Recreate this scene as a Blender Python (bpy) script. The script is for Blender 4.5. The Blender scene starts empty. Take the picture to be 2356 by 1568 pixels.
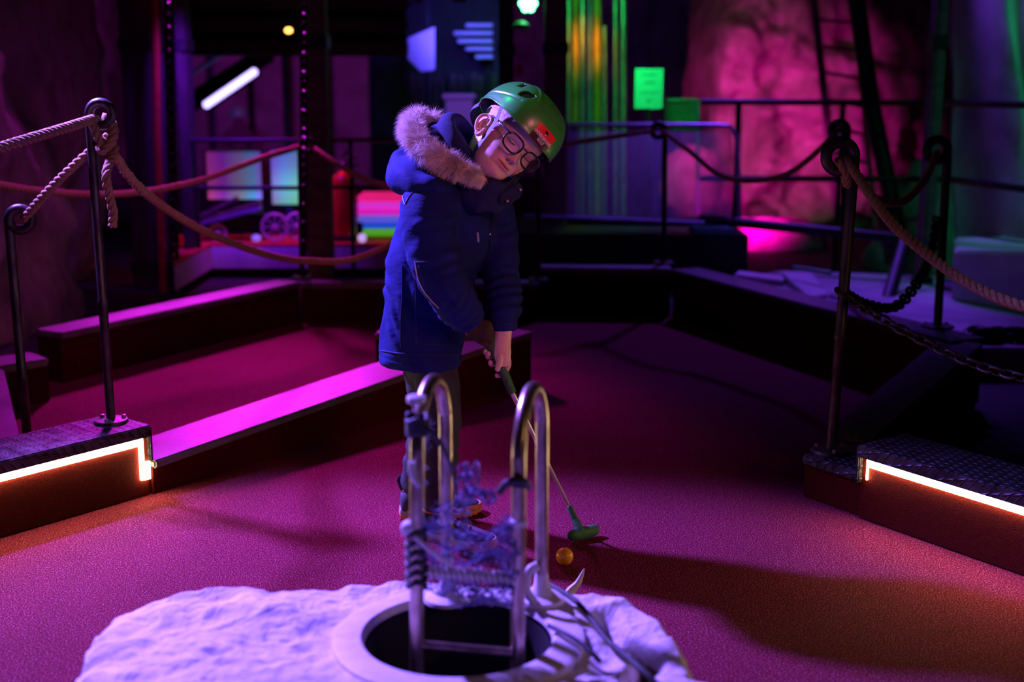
import bpy, bmesh, math, random
import numpy as np
from mathutils import Vector, Matrix, noise
random.seed(4)
rng = np.random.default_rng(4)
S = bpy.context.scene
COL = S.collection
PI = math.pi

# ------------------------------------------------------------------ camera
FPX, CX, CY, CAMH = 2950.0, 1178.0, 784.0, 1.15
PITCH = math.radians(11.57)
cp, sp = math.cos(PITCH), math.sin(PITCH)
CAM_F = Vector((0, cp, -sp)); CAM_U = Vector((0, sp, cp)); CAM_R = Vector((1, 0, 0))
CAM_P = Vector((0, 0, CAMH))
cd = bpy.data.cameras.new('camera'); cam = bpy.data.objects.new('camera', cd); COL.objects.link(cam)
cd.sensor_width = 36.0; cd.lens = 36.0 * FPX / 2356.0
cam.location = CAM_P; cam.rotation_euler = (PI / 2 - PITCH, 0, 0)
cd.clip_start = 0.05; cd.clip_end = 100
cd.dof.use_dof = True; cd.dof.focus_distance = 3.14; cd.dof.aperture_fstop = 2.0
cd.dof.aperture_blades = 9
S.camera = cam

# ------------------------------------------------------------------ view, world
S.view_settings.view_transform = 'Standard'; S.view_settings.look = 'None'
S.view_settings.gamma = 1.0; S.view_settings.use_curve_mapping = False
S.view_settings.exposure = 0.0
wd = bpy.data.worlds.new('world'); S.world = wd; wd.use_nodes = True
wd.node_tree.nodes['Background'].inputs[0].default_value = (0.10, 0.03, 0.25, 1)
wd.node_tree.nodes['Background'].inputs[1].default_value = 0.006
S.cycles.use_denoising = True
S.cycles.max_bounces = 5
S.cycles.sample_clamp_indirect = 4.0

def ray(px, py):
    return CAM_F + CAM_R * ((px - CX) / FPX) + CAM_U * ((CY - py) / FPX)
def G(px, py, z=0.0):                 # the point of height z seen at a pixel of the photograph
    d = ray(px, py); t = (z - CAMH) / d.z
    return CAM_P + d * t
def W(px, py, Y):                     # the point at distance Y in front of the camera
    d = ray(px, py); return CAM_P + d * (Y / d.y)
def V(*a): return Vector(a)

# ------------------------------------------------------------------ lights
def aim(o, target):
    o.rotation_euler = (Vector(target) - o.location).to_track_quat('-Z', 'Y').to_euler()
def spot(name, loc, target, color, power, angle, blend=0.15, size=0.05):
    l = bpy.data.lights.new(name, 'SPOT'); l.energy = power; l.color = color
    l.spot_size = math.radians(angle); l.spot_blend = blend; l.shadow_soft_size = size
    o = bpy.data.objects.new(name, l); o.location = loc; COL.objects.link(o); aim(o, target); return o
def area(name, loc, target, color, power, sx, sy):
    l = bpy.data.lights.new(name, 'AREA'); l.energy = power; l.color = color
    l.shape = 'RECTANGLE'; l.size = sx; l.size_y = sy
    o = bpy.data.objects.new(name, l); o.location = loc; COL.objects.link(o); aim(o, target); return o
def point(name, loc, color, power, size=0.05):
    l = bpy.data.lights.new(name, 'POINT'); l.energy = power; l.color = color; l.shadow_soft_size = size
    o = bpy.data.objects.new(name, l); o.location = loc; COL.objects.link(o); return o

VIO = (0.23, 0.12, 1.0); MAG = (0.85, 0.02, 0.95); BLU = (0.10, 0.07, 1.0); GRN = (0.02, 1.0, 0.16); PNK = (1.0, 0.0, 0.28)
spot('violet_spot', (-2.0, 4.0, 2.4), (-0.26, 2.40, 0.24), VIO, 2500, 51, 0.6, 0.09)
spot('magenta_spot', (-1.9, 8.6, 3.0), (-1.1, 5.0, 0), MAG, 2300, 34, 0.9, 0.3)
spot('purple_spot', (-2.6, 7.4, 3.1), (0.9, 4.2, 0), (0.62, 0.03, 0.80), 90, 70, 0.6, 0.12)
spot('violet_back_spot', (1.6, 8.4, 3.0), (1.05, 6.4, 0.2), (0.20, 0.05, 1.0), 330, 46, 0.7, 0.08)
spot('mesh_lamp', (1.0, 6.6, 2.3), (1.0, 7.35, 0.8), (0.26, 0.08, 1.0), 22, 60, 0.7, 0.08)  # unseen violet light added so the thin mesh wires show
spot('slab_lamp', (2.1, 6.9, 2.4), (2.3, 5.6, 0.1), (0.20, 0.04, 1.0), 95, 52, 0.7, 0.08)  # unseen violet light added to brighten the right-hand slab
spot('warm_lamp', (2.6, 0.7, 1.7), (0.4, 2.5, 0.2), (1.0, 0.55, 0.24), 34, 50, 0.9, 0.15)  # unseen warm fill added for ladder, ball and right-hand carpet
spot('face_lamp', (1.5, 0.3, 1.9), (-0.02, 3.05, 0.86), (1.0, 0.21, 0.26), 110, 25, 0.8, 0.25)
spot('rock_wall_lamp', (1.38, 8.0, 0.22), (2.2, 11.0, 0.62), (1.0, 0.0, 0.55), 430, 52, 1.0, 0.1)
spot('left_rock_lamp', (-1.2, 4.3, 1.7), (-2.4, 5.6, 0.3), (0.42, 0.01, 0.55), 34, 90, 0.8, 0.1)
spot('back_purple_lamp', (-3.0, 12.5, 1.5), (-3.2, 17, 1.4), (0.26, 0.03, 0.9), 300, 85, 0.9, 0.2)
spot('back_red_lamp', (-2.4, 14.0, 2.6), (-3.2, 17, 2.0), (1.0, 0.03, 0.22), 90, 85, 0.9, 0.2)
spot('platform_lamp', (-1.6, 6.9, 1.6), (-1.8, 8.2, 0.1), (0.22, 0.012, 1.0), 150, 75, 0.8, 0.1)
spot('platform_top_lamp', (-1.3, 7.75, 1.55), (-1.3, 7.95, 0.2), (1.0, 0.02, 0.12), 30, 95, 0.8, 0.1)
spot('green_right_lamp', (2.4, 5.2, 2.6), (3.0, 6.2, 1.2), (0.0, 1.0, 0.42), 46, 70, 0.8, 0.1)
spot('boulder_lamp', (1.1, 9.2, 1.6), (1.9, 11.2, 0.6), (1.0, 0.01, 0.50), 160, 60, 0.8, 0.1)

# ------------------------------------------------------------------ object helpers
WL = {}                                # world offset of every parentable object
def link(name, me, mat=None, parent=None, world=True):
    o = bpy.data.objects.new(name, me); COL.objects.link(o)
    if mat is not None and me is not None:
        ms = mat if isinstance(mat, (list, tuple)) else [mat]
        for m in ms: me.materials.append(m)
    if parent is not None:
        o.parent = parent
        if world: o.location = -WL[parent.name]
        WL[o.name] = Vector((0, 0, 0)) if world else WL[parent.name]
    else:
        WL[o.name] = Vector((0, 0, 0))
    return o
def tag(o, label=None, cat=None, group=None, kind=None):
    if label: o['label'] = label
    if cat: o['category'] = cat
    if group: o['group'] = group
    if kind: o['kind'] = kind
    return o
def thing(name, label, cat, loc=(0, 0, 0), group=None):
    o = bpy.data.objects.new(name, None); COL.objects.link(o); o.location = loc
    o.empty_display_size = 0.05
    WL[o.name] = Vector(loc); return tag(o, label, cat, group)
def struct(name, me, mat):
    o = link(name, me, mat); o['kind'] = 'structure'; return o
def smooth(me, angle=None):
    me.polygons.foreach_set('use_smooth', [True] * len(me.polygons))
    if angle is not None:
        try: me.set_sharp_from_angle(angle=math.radians(angle))
        except Exception: pass
    return me
def mesh(verts, faces, sm=False, name='m'):
    me = bpy.data.meshes.new(name)
    me.from_pydata([tuple(v) for v in verts], [], [tuple(f) for f in faces]); me.update()
    if sm: smooth(me)
    return me
class MB:                              # gathers shapes into one mesh
    def __init__(s): s.v = []; s.f = []; s.mi = []
    def add(s, v, f, mi=0):
        n = len(s.v); s.v += [tuple(p) for p in v]; s.f += [tuple(i + n for i in q) for q in f]; s.mi += [mi] * len(f); return s
    def addmesh(s, me, mi=0):
        s.add([v.co.copy() for v in me.vertices], [tuple(p.vertices) for p in me.polygons], mi); return s
    def mesh(s, sm=False, angle=None):
        me = mesh(s.v, s.f, sm)
        if any(s.mi): me.polygons.foreach_set('material_index', s.mi)
        if sm and angle: smooth(me, angle)
        return me
def box_vf(c, s, M=None):
    c = Vector(c); s = Vector(s) / 2
    v = [Vector((x, y, z)) for z in (-s.z, s.z) for y in (-s.y, s.y) for x in (-s.x, s.x)]
    if M is not None: v = [M @ p for p in v]
    v = [p + c for p in v]
    return v, [(0, 2, 3, 1), (4, 5, 7, 6), (0, 1, 5, 4), (2, 6, 7, 3), (0, 4, 6, 2), (1, 3, 7, 5)]
def bevel(me, w=0.004, seg=2):
    bm = bmesh.new(); bm.from_mesh(me)
    es = [e for e in bm.edges if len(e.link_faces) == 2 and e.calc_face_angle(0) > 0.5]
    bmesh.ops.bevel(bm, geom=es, offset=w, segments=seg, affect='EDGES', clamp_overlap=True)
    bm.to_mesh(me); bm.free(); me.update(); return me
def box(c, s, M=None, bev=0.004):
    v, f = box_vf(c, s, M); me = mesh(v, f)
    if bev: bevel(me, bev)
    return me
def prism_vf(poly, ztop, zbot=0.0):    # poly: list of (x,y); ztop may be a list
    n = len(poly)
    zt = ztop if isinstance(ztop, (list, tuple)) else [ztop] * n
    v = [(p[0], p[1], zbot) for p in poly] + [(p[0], p[1], z) for p, z in zip(poly, zt)]
    a = sum(poly[i][0] * poly[(i + 1) % n][1] - poly[(i + 1) % n][0] * poly[i][1] for i in range(n))
    idx = list(range(n))
    if a < 0: idx = idx[::-1]
    f = [tuple(reversed(idx)), tuple(i + n for i in idx)]
    for k in range(n):
        i, j = idx[k], idx[(k + 1) % n]
        f.append((i, j, j + n, i + n))
    return v, f
def prism(poly, ztop, zbot=0.0, bev=0.006):
    v, f = prism_vf(poly, ztop, zbot); me = mesh(v, f)
    if bev: bevel(me, bev)
    return me
def frames(P, up=None):
    P = [Vector(p) for p in P]; n = len(P); T = []
    for i in range(n):
        t = P[min(i + 1, n - 1)] - P[max(i - 1, 0)]
        T.append(t.normalized() if t.length > 1e-9 else Vector((0, 0, 1)))
    if up is None: up = Vector((0, 0, 1)) if abs(T[0].z) < 0.9 else Vector((1, 0, 0))
    N = []; nrm = (Vector(up) - T[0] * T[0].dot(Vector(up))).normalized()
    for i in range(n):
        nrm = (nrm - T[i] * T[i].dot(nrm)); nrm = nrm.normalized() if nrm.length > 1e-6 else T[i].orthogonal().normalized()
        N.append(nrm.copy())
    return P, T, N
def tube_vf(P, r, seg=10, cap=True, up=None, flat=1.0, closed=False):
    P, T, N = frames(P, up); n = len(P)
    R = r if isinstance(r, (list, tuple, np.ndarray)) else [r] * n
    v = []; f = []
    for i in range(n):
        B = T[i].cross(N[i]); ri = R[i]
        ra, rb = (ri if isinstance(ri, (tuple, list)) else (ri, ri * flat))
        for k in range(seg):
            a = 2 * PI * k / seg
            v.append(P[i] + N[i] * (ra * math.cos(a)) + B * (rb * math.sin(a)))
    m = n if closed else n - 1
    for i in range(m):
        for k in range(seg):
            j = (i + 1) % n; k2 = (k + 1) % seg
            f.append((i * seg + k, i * seg + k2, j * seg + k2, j * seg + k))
    if cap and not closed:
        f.append(tuple(reversed(range(seg)))); f.append(tuple((n - 1) * seg + k for k in range(seg)))
    f = [tuple(reversed(q)) for q in f]
    return v, f
def tube(P, r, seg=12, **k):
    v, f = tube_vf(P, r, seg, **k); me = mesh(v, f)
    bm = bmesh.new(); bm.from_mesh(me); bmesh.ops.recalc_face_normals(bm, faces=bm.faces); bm.to_mesh(me); bm.free()
    return smooth(me, 50)
def recalc(me):
    bm = bmesh.new(); bm.from_mesh(me); bmesh.ops.recalc_face_normals(bm, faces=bm.faces); bm.to_mesh(me); bm.free(); return me
def spline(pts, n=24, closed=False):   # Catmull-Rom through points
    P = [Vector(p) for p in pts]; m = len(P); out = []
    segs = m if closed else m - 1
    for i in range(segs):
        p0 = P[(i - 1) % m] if closed or i > 0 else P[0] * 2 - P[1]
        p1 = P[i]; p2 = P[(i + 1) % m]
        p3 = P[(i + 2) % m] if closed or i + 2 < m else P[m - 1] * 2 - P[m - 2]
        for k in range(n):
            t = k / n; t2 = t * t; t3 = t2 * t
            out.append(0.5 * ((2 * p1) + (p2 - p0) * t + (2 * p0 - 5 * p1 + 4 * p2 - p3) * t2 + (3 * p1 - p0 - 3 * p2 + p3) * t3))
    if not closed: out.append(P[-1].copy())
    return out
def rope_mesh(pts, r, pitch=None, seg=6, step=None):   # a three-strand laid rope
    pitch = pitch or r * 4.6; step = step or pitch / 10
    L = [0]
    for a, b in zip(pts, pts[1:]): L.append(L[-1] + (Vector(b) - Vector(a)).length)
    n = max(8, int(L[-1] / step)); P = []; j = 0
    for i in range(n + 1):
        s = L[-1] * i / n
        while j < len(L) - 2 and L[j + 1] < s: j += 1
        t = (s - L[j]) / max(1e-9, L[j + 1] - L[j])
        P.append(Vector(pts[j]).lerp(Vector(pts[j + 1]), t))
    P, T, N = frames(P); mb = MB()
    for k in range(3):
        Q = []
        for i in range(len(P)):
            a = 2 * PI * (L[-1] * i / n / pitch + k / 3)
            Q.append(P[i] + (N[i] * math.cos(a) + T[i].cross(N[i]) * math.sin(a)) * r * 0.50)
        mb.add(*tube_vf(Q, r * 0.56, seg))
    return recalc(mb.mesh(True))
def sag(a, b, drop, n=40):
    a = Vector(a); b = Vector(b)
    return [a.lerp(b, i / n) - Vector((0, 0, drop * 4 * (i / n) * (1 - i / n))) for i in range(n + 1)]
def bez3(a, m, b, n=40):               # quadratic through the middle point m
    a = Vector(a); m = Vector(m); b = Vector(b); c = 2 * m - (a + b) / 2
    return [a * (1 - t) ** 2 + c * 2 * t * (1 - t) + b * t * t for t in [i / n for i in range(n + 1)]]
def lathe_vf(prof, seg=24, M=None, c=(0, 0, 0)):
    v = []; f = []; n = len(prof); c = Vector(c)
    for r, z in prof:
        for k in range(seg):
            a = 2 * PI * k / seg; p = Vector((r * math.cos(a), r * math.sin(a), z))
            v.append((M @ p if M is not None else p) + c)
    for i in range(n - 1):
        for k in range(seg):
            k2 = (k + 1) % seg; f.append((i * seg + k, i * seg + k2, (i + 1) * seg + k2, (i + 1) * seg + k))
    f.append(tuple(reversed(range(seg)))); f.append(tuple((n - 1) * seg + k for k in range(seg)))
    return v, f
def lathe(prof, seg=24, M=None, c=(0, 0, 0), angle=40):
    v, f = lathe_vf(prof, seg, M, c); return smooth(recalc(mesh(v, f)), angle)
def ellipsoid_vf(c, r, M=None, nu=20, nv=14):
    v = []; f = []; c = Vector(c)
    for i in range(1, nv):
        th = PI * i / nv
        for k in range(nu):
            a = 2 * PI * k / nu
            p = Vector((r[0] * math.sin(th) * math.cos(a), r[1] * math.sin(th) * math.sin(a), r[2] * math.cos(th)))
            v.append((M @ p if M is not None else p) + c)
    for s in (1, -1):
        p = Vector((0, 0, r[2] * s)); v.append((M @ p if M is not None else p) + c)
    for i in range(nv - 2):
        for k in range(nu):
            k2 = (k + 1) % nu; f.append((i * nu + k, (i + 1) * nu + k, (i + 1) * nu + k2, i * nu + k2))
    t, b = len(v) - 2, len(v) - 1
    for k in range(nu):
        k2 = (k + 1) % nu; f.append((t, k, k2)); f.append((b, (nv - 2) * nu + k2, (nv - 2) * nu + k))
    return v, f
def realize(o):                        # the mesh of an object after its modifiers
    dg = bpy.context.evaluated_depsgraph_get(); dg.update()
    return bpy.data.meshes.new_from_object(o.evaluated_get(dg), depsgraph=dg)
def remesh(me, voxel, it=0, fac=0.5, sub=0):
    o = bpy.data.objects.new('tmp', me); COL.objects.link(o)
    m = o.modifiers.new('r', 'REMESH'); m.mode = 'VOXEL'; m.voxel_size = voxel; m.use_smooth_shade = True
    if it:
        s = o.modifiers.new('s', 'SMOOTH'); s.factor = fac; s.iterations = it
    r = realize(o); bpy.data.objects.remove(o); smooth(r); return r
def get_co(me):
    a = np.empty(len(me.vertices) * 3, dtype=np.float32); me.vertices.foreach_get('co', a); return a.reshape(-1, 3).astype(float)
def set_co(me, a): me.vertices.foreach_set('co', np.asarray(a, dtype=np.float32).ravel()); me.update()
def get_no(me):
    a = np.empty(len(me.vertices) * 3, dtype=np.float32); me.vertices.foreach_get('normal', a); return a.reshape(-1, 3).astype(float)
def set_color(me, rgb, name='col'):
    at = me.color_attributes.new(name, 'FLOAT_COLOR', 'POINT')
    a = np.ones((len(me.vertices), 4), dtype=np.float32); a[:, :3] = rgb; at.data.foreach_set('color', a.ravel())

# ------------------------------------------------------------------ materials
def lin(h):
    h = h.lstrip('#'); c = [int(h[i:i + 2], 16) / 255 for i in (0, 2, 4)]
    return tuple(x / 12.92 if x <= 0.04045 else ((x + 0.055) / 1.055) ** 2.4 for x in c)
class NT:
    def __init__(s, name):
        s.m = bpy.data.materials.new(name); s.m.use_nodes = True; s.t = s.m.node_tree
        s.b = s.t.nodes['Principled BSDF']; s.out = s.t.nodes['Material Output']
    def n(s, typ, **kw):
        x = s.t.nodes.new(typ)
        for k, v in kw.items(): setattr(x, k, v)
        return x
    def l(s, a, b): s.t.links.new(a, b)
    def set(s, **kw):
        for k, v in kw.items(): s.b.inputs[k.replace('_', ' ')].default_value = v
        return s
    def coord(s, kind='Object', scale=(1, 1, 1), rot=(0, 0, 0)):
        tc = s.n('ShaderNodeTexCoord'); mp = s.n('ShaderNodeMapping'); s.l(tc.outputs[kind], mp.inputs[0])
        mp.inputs['Scale'].default_value = scale; mp.inputs['Rotation'].default_value = rot; return mp.outputs[0]
    def noise(s, vec, scale, detail=4, rough=0.6, dist=0.0):
        x = s.n('ShaderNodeTexNoise'); s.l(vec, x.inputs['Vector'])
        x.inputs['Scale'].default_value = scale; x.inputs['Detail'].default_value = detail
        x.inputs['Roughness'].default_value = rough; x.inputs['Distortion'].default_value = dist
        return x.outputs['Fac']
    def ramp(s, fac, stops):
        x = s.n('ShaderNodeValToRGB'); s.l(fac, x.inputs[0]); e = x.color_ramp.elements
        while len(e) < len(stops): e.new(0.5)
        for i, (p, c) in enumerate(stops):
            e[i].position = p; e[i].color = (c[0], c[1], c[2], 1) if isinstance(c, (tuple, list)) else (c, c, c, 1)
        return x.outputs[0]
    def bump(s, h, strength=0.5, dist=0.01, prev=None):
        x = s.n('ShaderNodeBump'); x.inputs['Strength'].default_value = strength; x.inputs['Distance'].default_value = dist
        s.l(h, x.inputs['Height'])
        if prev is not None: s.l(prev, x.inputs['Normal'])
        s.l(x.outputs[0], s.b.inputs['Normal']); return x.outputs[0]
    def math(s, op, a, b=None, c=None):
        x = s.n('ShaderNodeMath', operation=op)
        for i, q in enumerate((a, b, c)):
            if q is None: continue
            if isinstance(q, (int, float)): x.inputs[i].default_value = q
            else: s.l(q, x.inputs[i])
        return x.outputs[0]
def mat(name, c1, c2=None, rough=0.6, metal=0.0, scale=12, bump=0.3, bdist=0.004, spec=0.5, nscale=(1, 1, 1), lo=0.35, hi=0.65, bscale=None, detail=5):
    t = NT(name); c2 = c2 or tuple(x * 0.6 for x in c1)
    co = t.coord('Object', nscale); nz = t.noise(co, scale, detail)
    t.l(t.ramp(nz, [(lo, c2), (hi, c1)]), t.b.inputs['Base Color'])
    t.set(Roughness=rough, Metallic=metal); t.b.inputs['Specular IOR Level'].default_value = spec
    if bump: t.bump(t.noise(co, bscale or scale * 4, 4), bump, bdist)
    return t.m
def emit(name, col, strength, base=(0.02, 0.02, 0.02)):
    t = NT(name); t.set(Base_Color=(*base, 1), Roughness=0.5)
    t.b.inputs['Emission Color'].default_value = (*col, 1); t.b.inputs['Emission Strength'].default_value = strength
    co = t.coord('Object'); t.l(t.ramp(t.noise(co, 30, 2), [(0.3, tuple(x * 0.9 for x in base)), (0.7, base)]), t.b.inputs['Base Color'])
    return t.m

M = {}
# carpet: short curled fibres, red with paler tips
t = NT('carpet'); co = t.coord('Object')
nz = t.noise(co, 300, 1.5, 0.75); big = t.noise(co, 2.2, 4)
c = t.ramp(nz, [(0.36, (0.04, 0.003, 0.006)), (0.52, (0.17, 0.011, 0.030)), (0.60, (0.33, 0.04, 0.085)), (0.70, (0.75, 0.22, 0.32))])
mx = t.n('ShaderNodeMixRGB', blend_type='MULTIPLY'); mx.inputs[0].default_value = 0.7
t.l(c, mx.inputs[1]); t.l(t.ramp(big, [(0.3, 0.72), (0.7, 1.0)]), mx.inputs[2]); t.l(mx.outputs[0], t.b.inputs['Base Color'])
t.set(Roughness=0.95); t.b.inputs['Specular IOR Level'].default_value = 0.06; t.bump(nz, 0.9, 0.004); M['carpet'] = t.m
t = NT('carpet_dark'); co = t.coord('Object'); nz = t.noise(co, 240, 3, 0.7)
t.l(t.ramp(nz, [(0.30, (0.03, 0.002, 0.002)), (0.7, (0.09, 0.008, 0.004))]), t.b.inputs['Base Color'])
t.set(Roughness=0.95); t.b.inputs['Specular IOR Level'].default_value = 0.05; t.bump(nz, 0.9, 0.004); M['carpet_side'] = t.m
# tread plate: raised lozenges in two directions
t = NT('tread_plate'); co = t.coord('Object', (1, 1, 1))
sx = t.n('ShaderNodeSeparateXYZ'); t.l(co, sx.inputs[0])
def loz(a, b, flip):
    P = 0.036
    u = t.math('ADD', a, b); w = t.math('SUBTRACT', a, b)
    if flip: u, w = w, u; off = 0.5
    else: off = 0.0
    fu = t.math('SUBTRACT', t.math('FRACT', t.math('ADD', t.math('DIVIDE', u, P), 0.0 + off)), 0.5)
    fw = t.math('SUBTRACT', t.math('FRACT', t.math('ADD', t.math('DIVIDE', w, P), 0.25 + off)), 0.5)
    d = t.math('ADD', t.math('POWER', t.math('DIVIDE', fu, 0.46), 2), t.math('POWER', t.math('DIVIDE', fw, 0.13), 2))
    return t.math('MAXIMUM', t.math('SUBTRACT', 1.0, d), 0.0)
hz_ = t.math('ADD', sx.outputs[1], t.math('MULTIPLY', sx.outputs[2], 1.0))
h = t.math('MAXIMUM', loz(sx.outputs[0], hz_, False), loz(sx.outputs[0], hz_, True))
t.bump(h, 1.0, 0.004)
nz = t.noise(co, 25, 5); t.l(t.ramp(nz, [(0.35, (0.035, 0.032, 0.034)), (0.65, (0.085, 0.078, 0.082))]), t.b.inputs['Base Color'])
t.l(t.ramp(nz, [(0.3, 0.32), (0.7, 0.55)]), t.b.inputs['Roughness']); t.set(Metallic=0.85); M['tread'] = t.m
M['timber'] = mat('timber', (0.16, 0.10, 0.08), (0.07, 0.045, 0.04), 0.7, scale=5, nscale=(1, 1, 6), bump=0.5)
M['beam'] = mat('painted_beam', (0.15, 0.11, 0.13), (0.075, 0.055, 0.065), 0.5, scale=9, bump=0.3, bdist=0.002)
M['beam_face'] = mat('beam_carpet_face', (0.06, 0.006, 0.005), (0.03, 0.004, 0.004), 0.95, scale=60, bump=0.6, spec=0.1)
M['dark_wood'] = mat('dark_wood', (0.035, 0.025, 0.025), (0.015, 0.012, 0.012), 0.75, scale=6, nscale=(6, 1, 1), bump=0.4)
M['ground'] = mat('dark_ground', (0.05, 0.045, 0.045), (0.02, 0.018, 0.02), 0.85, scale=5, bump=0.7, bdist=0.02)
M['iron'] = mat('worn_iron', (0.16, 0.13, 0.115), (0.045, 0.035, 0.032), 0.42, 0.8, scale=30, bump=0.5, bdist=0.002, nscale=(1, 1, .35))
M['black_iron'] = mat('black_iron', (0.022, 0.02, 0.022), (0.012, 0.011, 0.012), 0.45, 0.4, scale=40, bump=0.3)
M['rope'] = mat('rope', (0.60, 0.38, 0.20), (0.38, 0.23, 0.12), 0.9, scale=160, bump=0.9, bdist=0.002, spec=0.15)
M['steel'] = mat('tarnished_steel', (0.56, 0.44, 0.34), (0.30, 0.22, 0.16), 0.32, 0.92, scale=45, bump=0.35, bdist=0.0015, nscale=(1, 1, .5))
M['led'] = emit('warm_led', (1.0, 0.72, 0.42), 60.0, (0.5, 0.5, 0.45))
M['plastic_white'] = mat('white_plastic', (0.7, 0.68, 0.68), (0.6, 0.58, 0.58), 0.4, scale=30, bump=0.1)

# ================================================================== SETTING
def fbm(p, o=4, s=1.0):
    a = 0; w = 1; q = Vector(p) * s
    for _ in range(o): a += w * noise.noise(q); q = q * 2.03; w *= 0.5
    return a
def ridged(p, o=4, s=1.0):
    a = 0; w = 1; q = Vector(p) * s
    for _ in range(o): a += w * (1 - abs(noise.noise(q)) * 2); q = q * 2.1; w *= 0.5
    return a
t = NT('cave_rock'); co = t.coord('Object', (1, 1, 0.45), (0, 0.5, 0)); nz = t.noise(co, 3.0, 8, 0.65, 0.6); n2 = t.noise(co, 22, 6)
t.l(t.ramp(nz, [(0.32, (0.10, 0.07, 0.065)), (0.5, (0.30, 0.22, 0.21)), (0.66, (0.48, 0.40, 0.38))]), t.b.inputs['Base Color'])
t.set(Roughness=0.62); b1 = t.bump(nz, 0.8, 0.06); t.bump(n2, 0.6, 0.02, b1); M['rock'] = t.m
def rock_sheet(path, z0, z1, nu, nv, disp, scale, name, seed=0, m='rock', lean=None):
    P = spline(path, max(2, nu // (len(path) - 1)));  v = []; f = []
    for i, p in enumerate(P):
        a = P[min(i + 1, len(P) - 1)] - P[max(i - 1, 0)]; nrm = Vector((a.y, -a.x, 0)).normalized()
        for j in range(nv + 1):
            z = z0 + (z1 - z0) * j / nv; q = Vector((p.x, p.y, z))
            d = disp * (0.7 * fbm(q + Vector((seed, 0, 0)), 4, scale) + 0.5 * ridged(q + Vector((0, seed, 0)), 4, scale * 0.8) - .4)
            q2 = q + nrm * d
            if lean: q2 += lean(z)
            v.append(q2)
    n = nv + 1
    for i in range(len(P) - 1):
        for j in range(nv): f.append((i * n + j, (i + 1) * n + j, (i + 1) * n + j + 1, i * n + j + 1))
    return struct(name, mesh(v, f, True), M[m])
def X_(px, Y): return (px - CX) / FPX * Y * 1.0
# ground
def slab(name, x0, x1, y0, y1, z, m, n=40, amp=0.0):
    v = []; f = []
    for i in range(n + 1):
        for j in range(n + 1):
            x = x0 + (x1 - x0) * i / n; y = y0 + (y1 - y0) * j / n
            v.append((x, y, z + amp * fbm((x, y, 0), 3, 1.3)))
    for i in range(n):
        for j in range(n): f.append((i * (n + 1) + j, (i + 1) * (n + 1) + j, (i + 1) * (n + 1) + j + 1, i * (n + 1) + j + 1))
    return struct(name, mesh(v, f, True), m)
slab('floor', -6, 9, -1.0, 9.9, -0.022, M['ground'], 60, 0.006)
slab('floor_lower', -9, 9, 9.9, 22.4, -0.5, M['ground'], 40, 0.01)
v, f = box_vf((0, 9.9, -0.27), (18, 0.06, 0.46)); struct('trim_1', mesh(v, f), M['ground'])
slab('ceiling', -9, 9, -1, 22.4, 4.3, M['rock'], 90, 0.35)
# carpeted play surface, inside the kerbs
cpts = [(-3.2, -0.6), (3.4, -0.6), (3.4, 2.6)]
cpts += [tuple(G(*p).xy) for p in ((2100, 1060), (2245, 870), (1900, 800), (1560, 715), (1240, 708), (700, 738), (128, 850), (10, 985))]
cpts += [(-3.2, 3.2)]
me = prism(cpts, 0.0, -0.016, 0.0); bm = bmesh.new(); bm.from_mesh(me); bmesh.ops.triangulate(bm, faces=bm.faces); bm.to_mesh(me); bm.free()
struct('floor_carpet', me, M['carpet'])
# cave walls
rock_sheet([(-2.6, 0.5), (-2.55, 3.6), (-2.35, 5.2), (-2.30, 6.3), (-2.45, 7.4), (-3.3, 9.0), (-4.6, 12), (-5.6, 16), (-6.4, 22.4)], -0.6, 4.6, 170, 90, 0.32, 0.9, 'wall_left', 3)
rock_sheet([(-8, 22.2), (-4, 22.0), (0, 22.1), (4, 22), (9, 22.3)], -0.6, 4.7, 90, 50, 0.25, 0.6, 'wall_back', 8)
rock_sheet([(4.6, 11.6), (4.25, 9.6), (4.05, 8.3), (4.0, 7.0), (4.3, 5.2), (4.6, 3.0), (4.4, 0)], -0.3, 4.5, 120, 80, 0.45, 0.8, 'wall_right', 21)

# ================================================================== KERBS
def strip_poly(a, b, w):               # footprint: front edge a->b, width w to the back
    a = Vector((a[0], a[1])); b = Vector((b[0], b[1])); d = (b - a).normalized(); n = Vector((-d.y, d.x))
    if n.y < 0: n = -n
    return [a, b, b + n * w, a + n * w]
def beam(name, label, a, b, w, za, zb, cap='beam', body='beam_face', lip=0.028, over=0.012, cat='kerb', grp=None):
    poly = strip_poly(a, b, w)
    c = (Vector(a[:2]) + Vector(b[:2])) / 2
    t = thing(name, label, cat, (c.x, c.y, 0), grp)
    cen = sum(poly, Vector((0, 0))) / 4
    d = (poly[1] - poly[0]).normalized(); nn = Vector((-d.y, d.x)) * (1 if Vector((-d.y, d.x)).y > 0 else -1)
    inner = [poly[0] + nn * over, poly[1] + nn * over, poly[2] - nn * over, poly[3] - nn * over]
    link('body', prism(inner, [za - lip + .002, zb - lip + .002, zb - lip + .002, za - lip + .002], 0, 0.003), M[body], t)
    v, f = prism_vf(poly, [za, zb, zb, za]); n = 4
    for i in range(4): v[i] = (v[i][0], v[i][1], v[i + 4][2] - lip)
    link('top_board', bevel(mesh(v, f), 0.005), M[cap], t)
    return t
beam('timber_kerb', 'long dark kerb with purple-lit top running along the left rock wall', G(142, 765, .2), G(693, 647, .2), .15, .2, .2)
beam('timber_kerb', 'short dark low kerb stub at the foot of the left rock wall', G(-60, 850, .16), G(112, 824, .16), .16, .16, .16)
beam('timber_kerb', 'kerb with purple top crossing the back, left of the standing boy', G(692, 651, .19), G(1240, 652, .19), .13, .19, .19)
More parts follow.
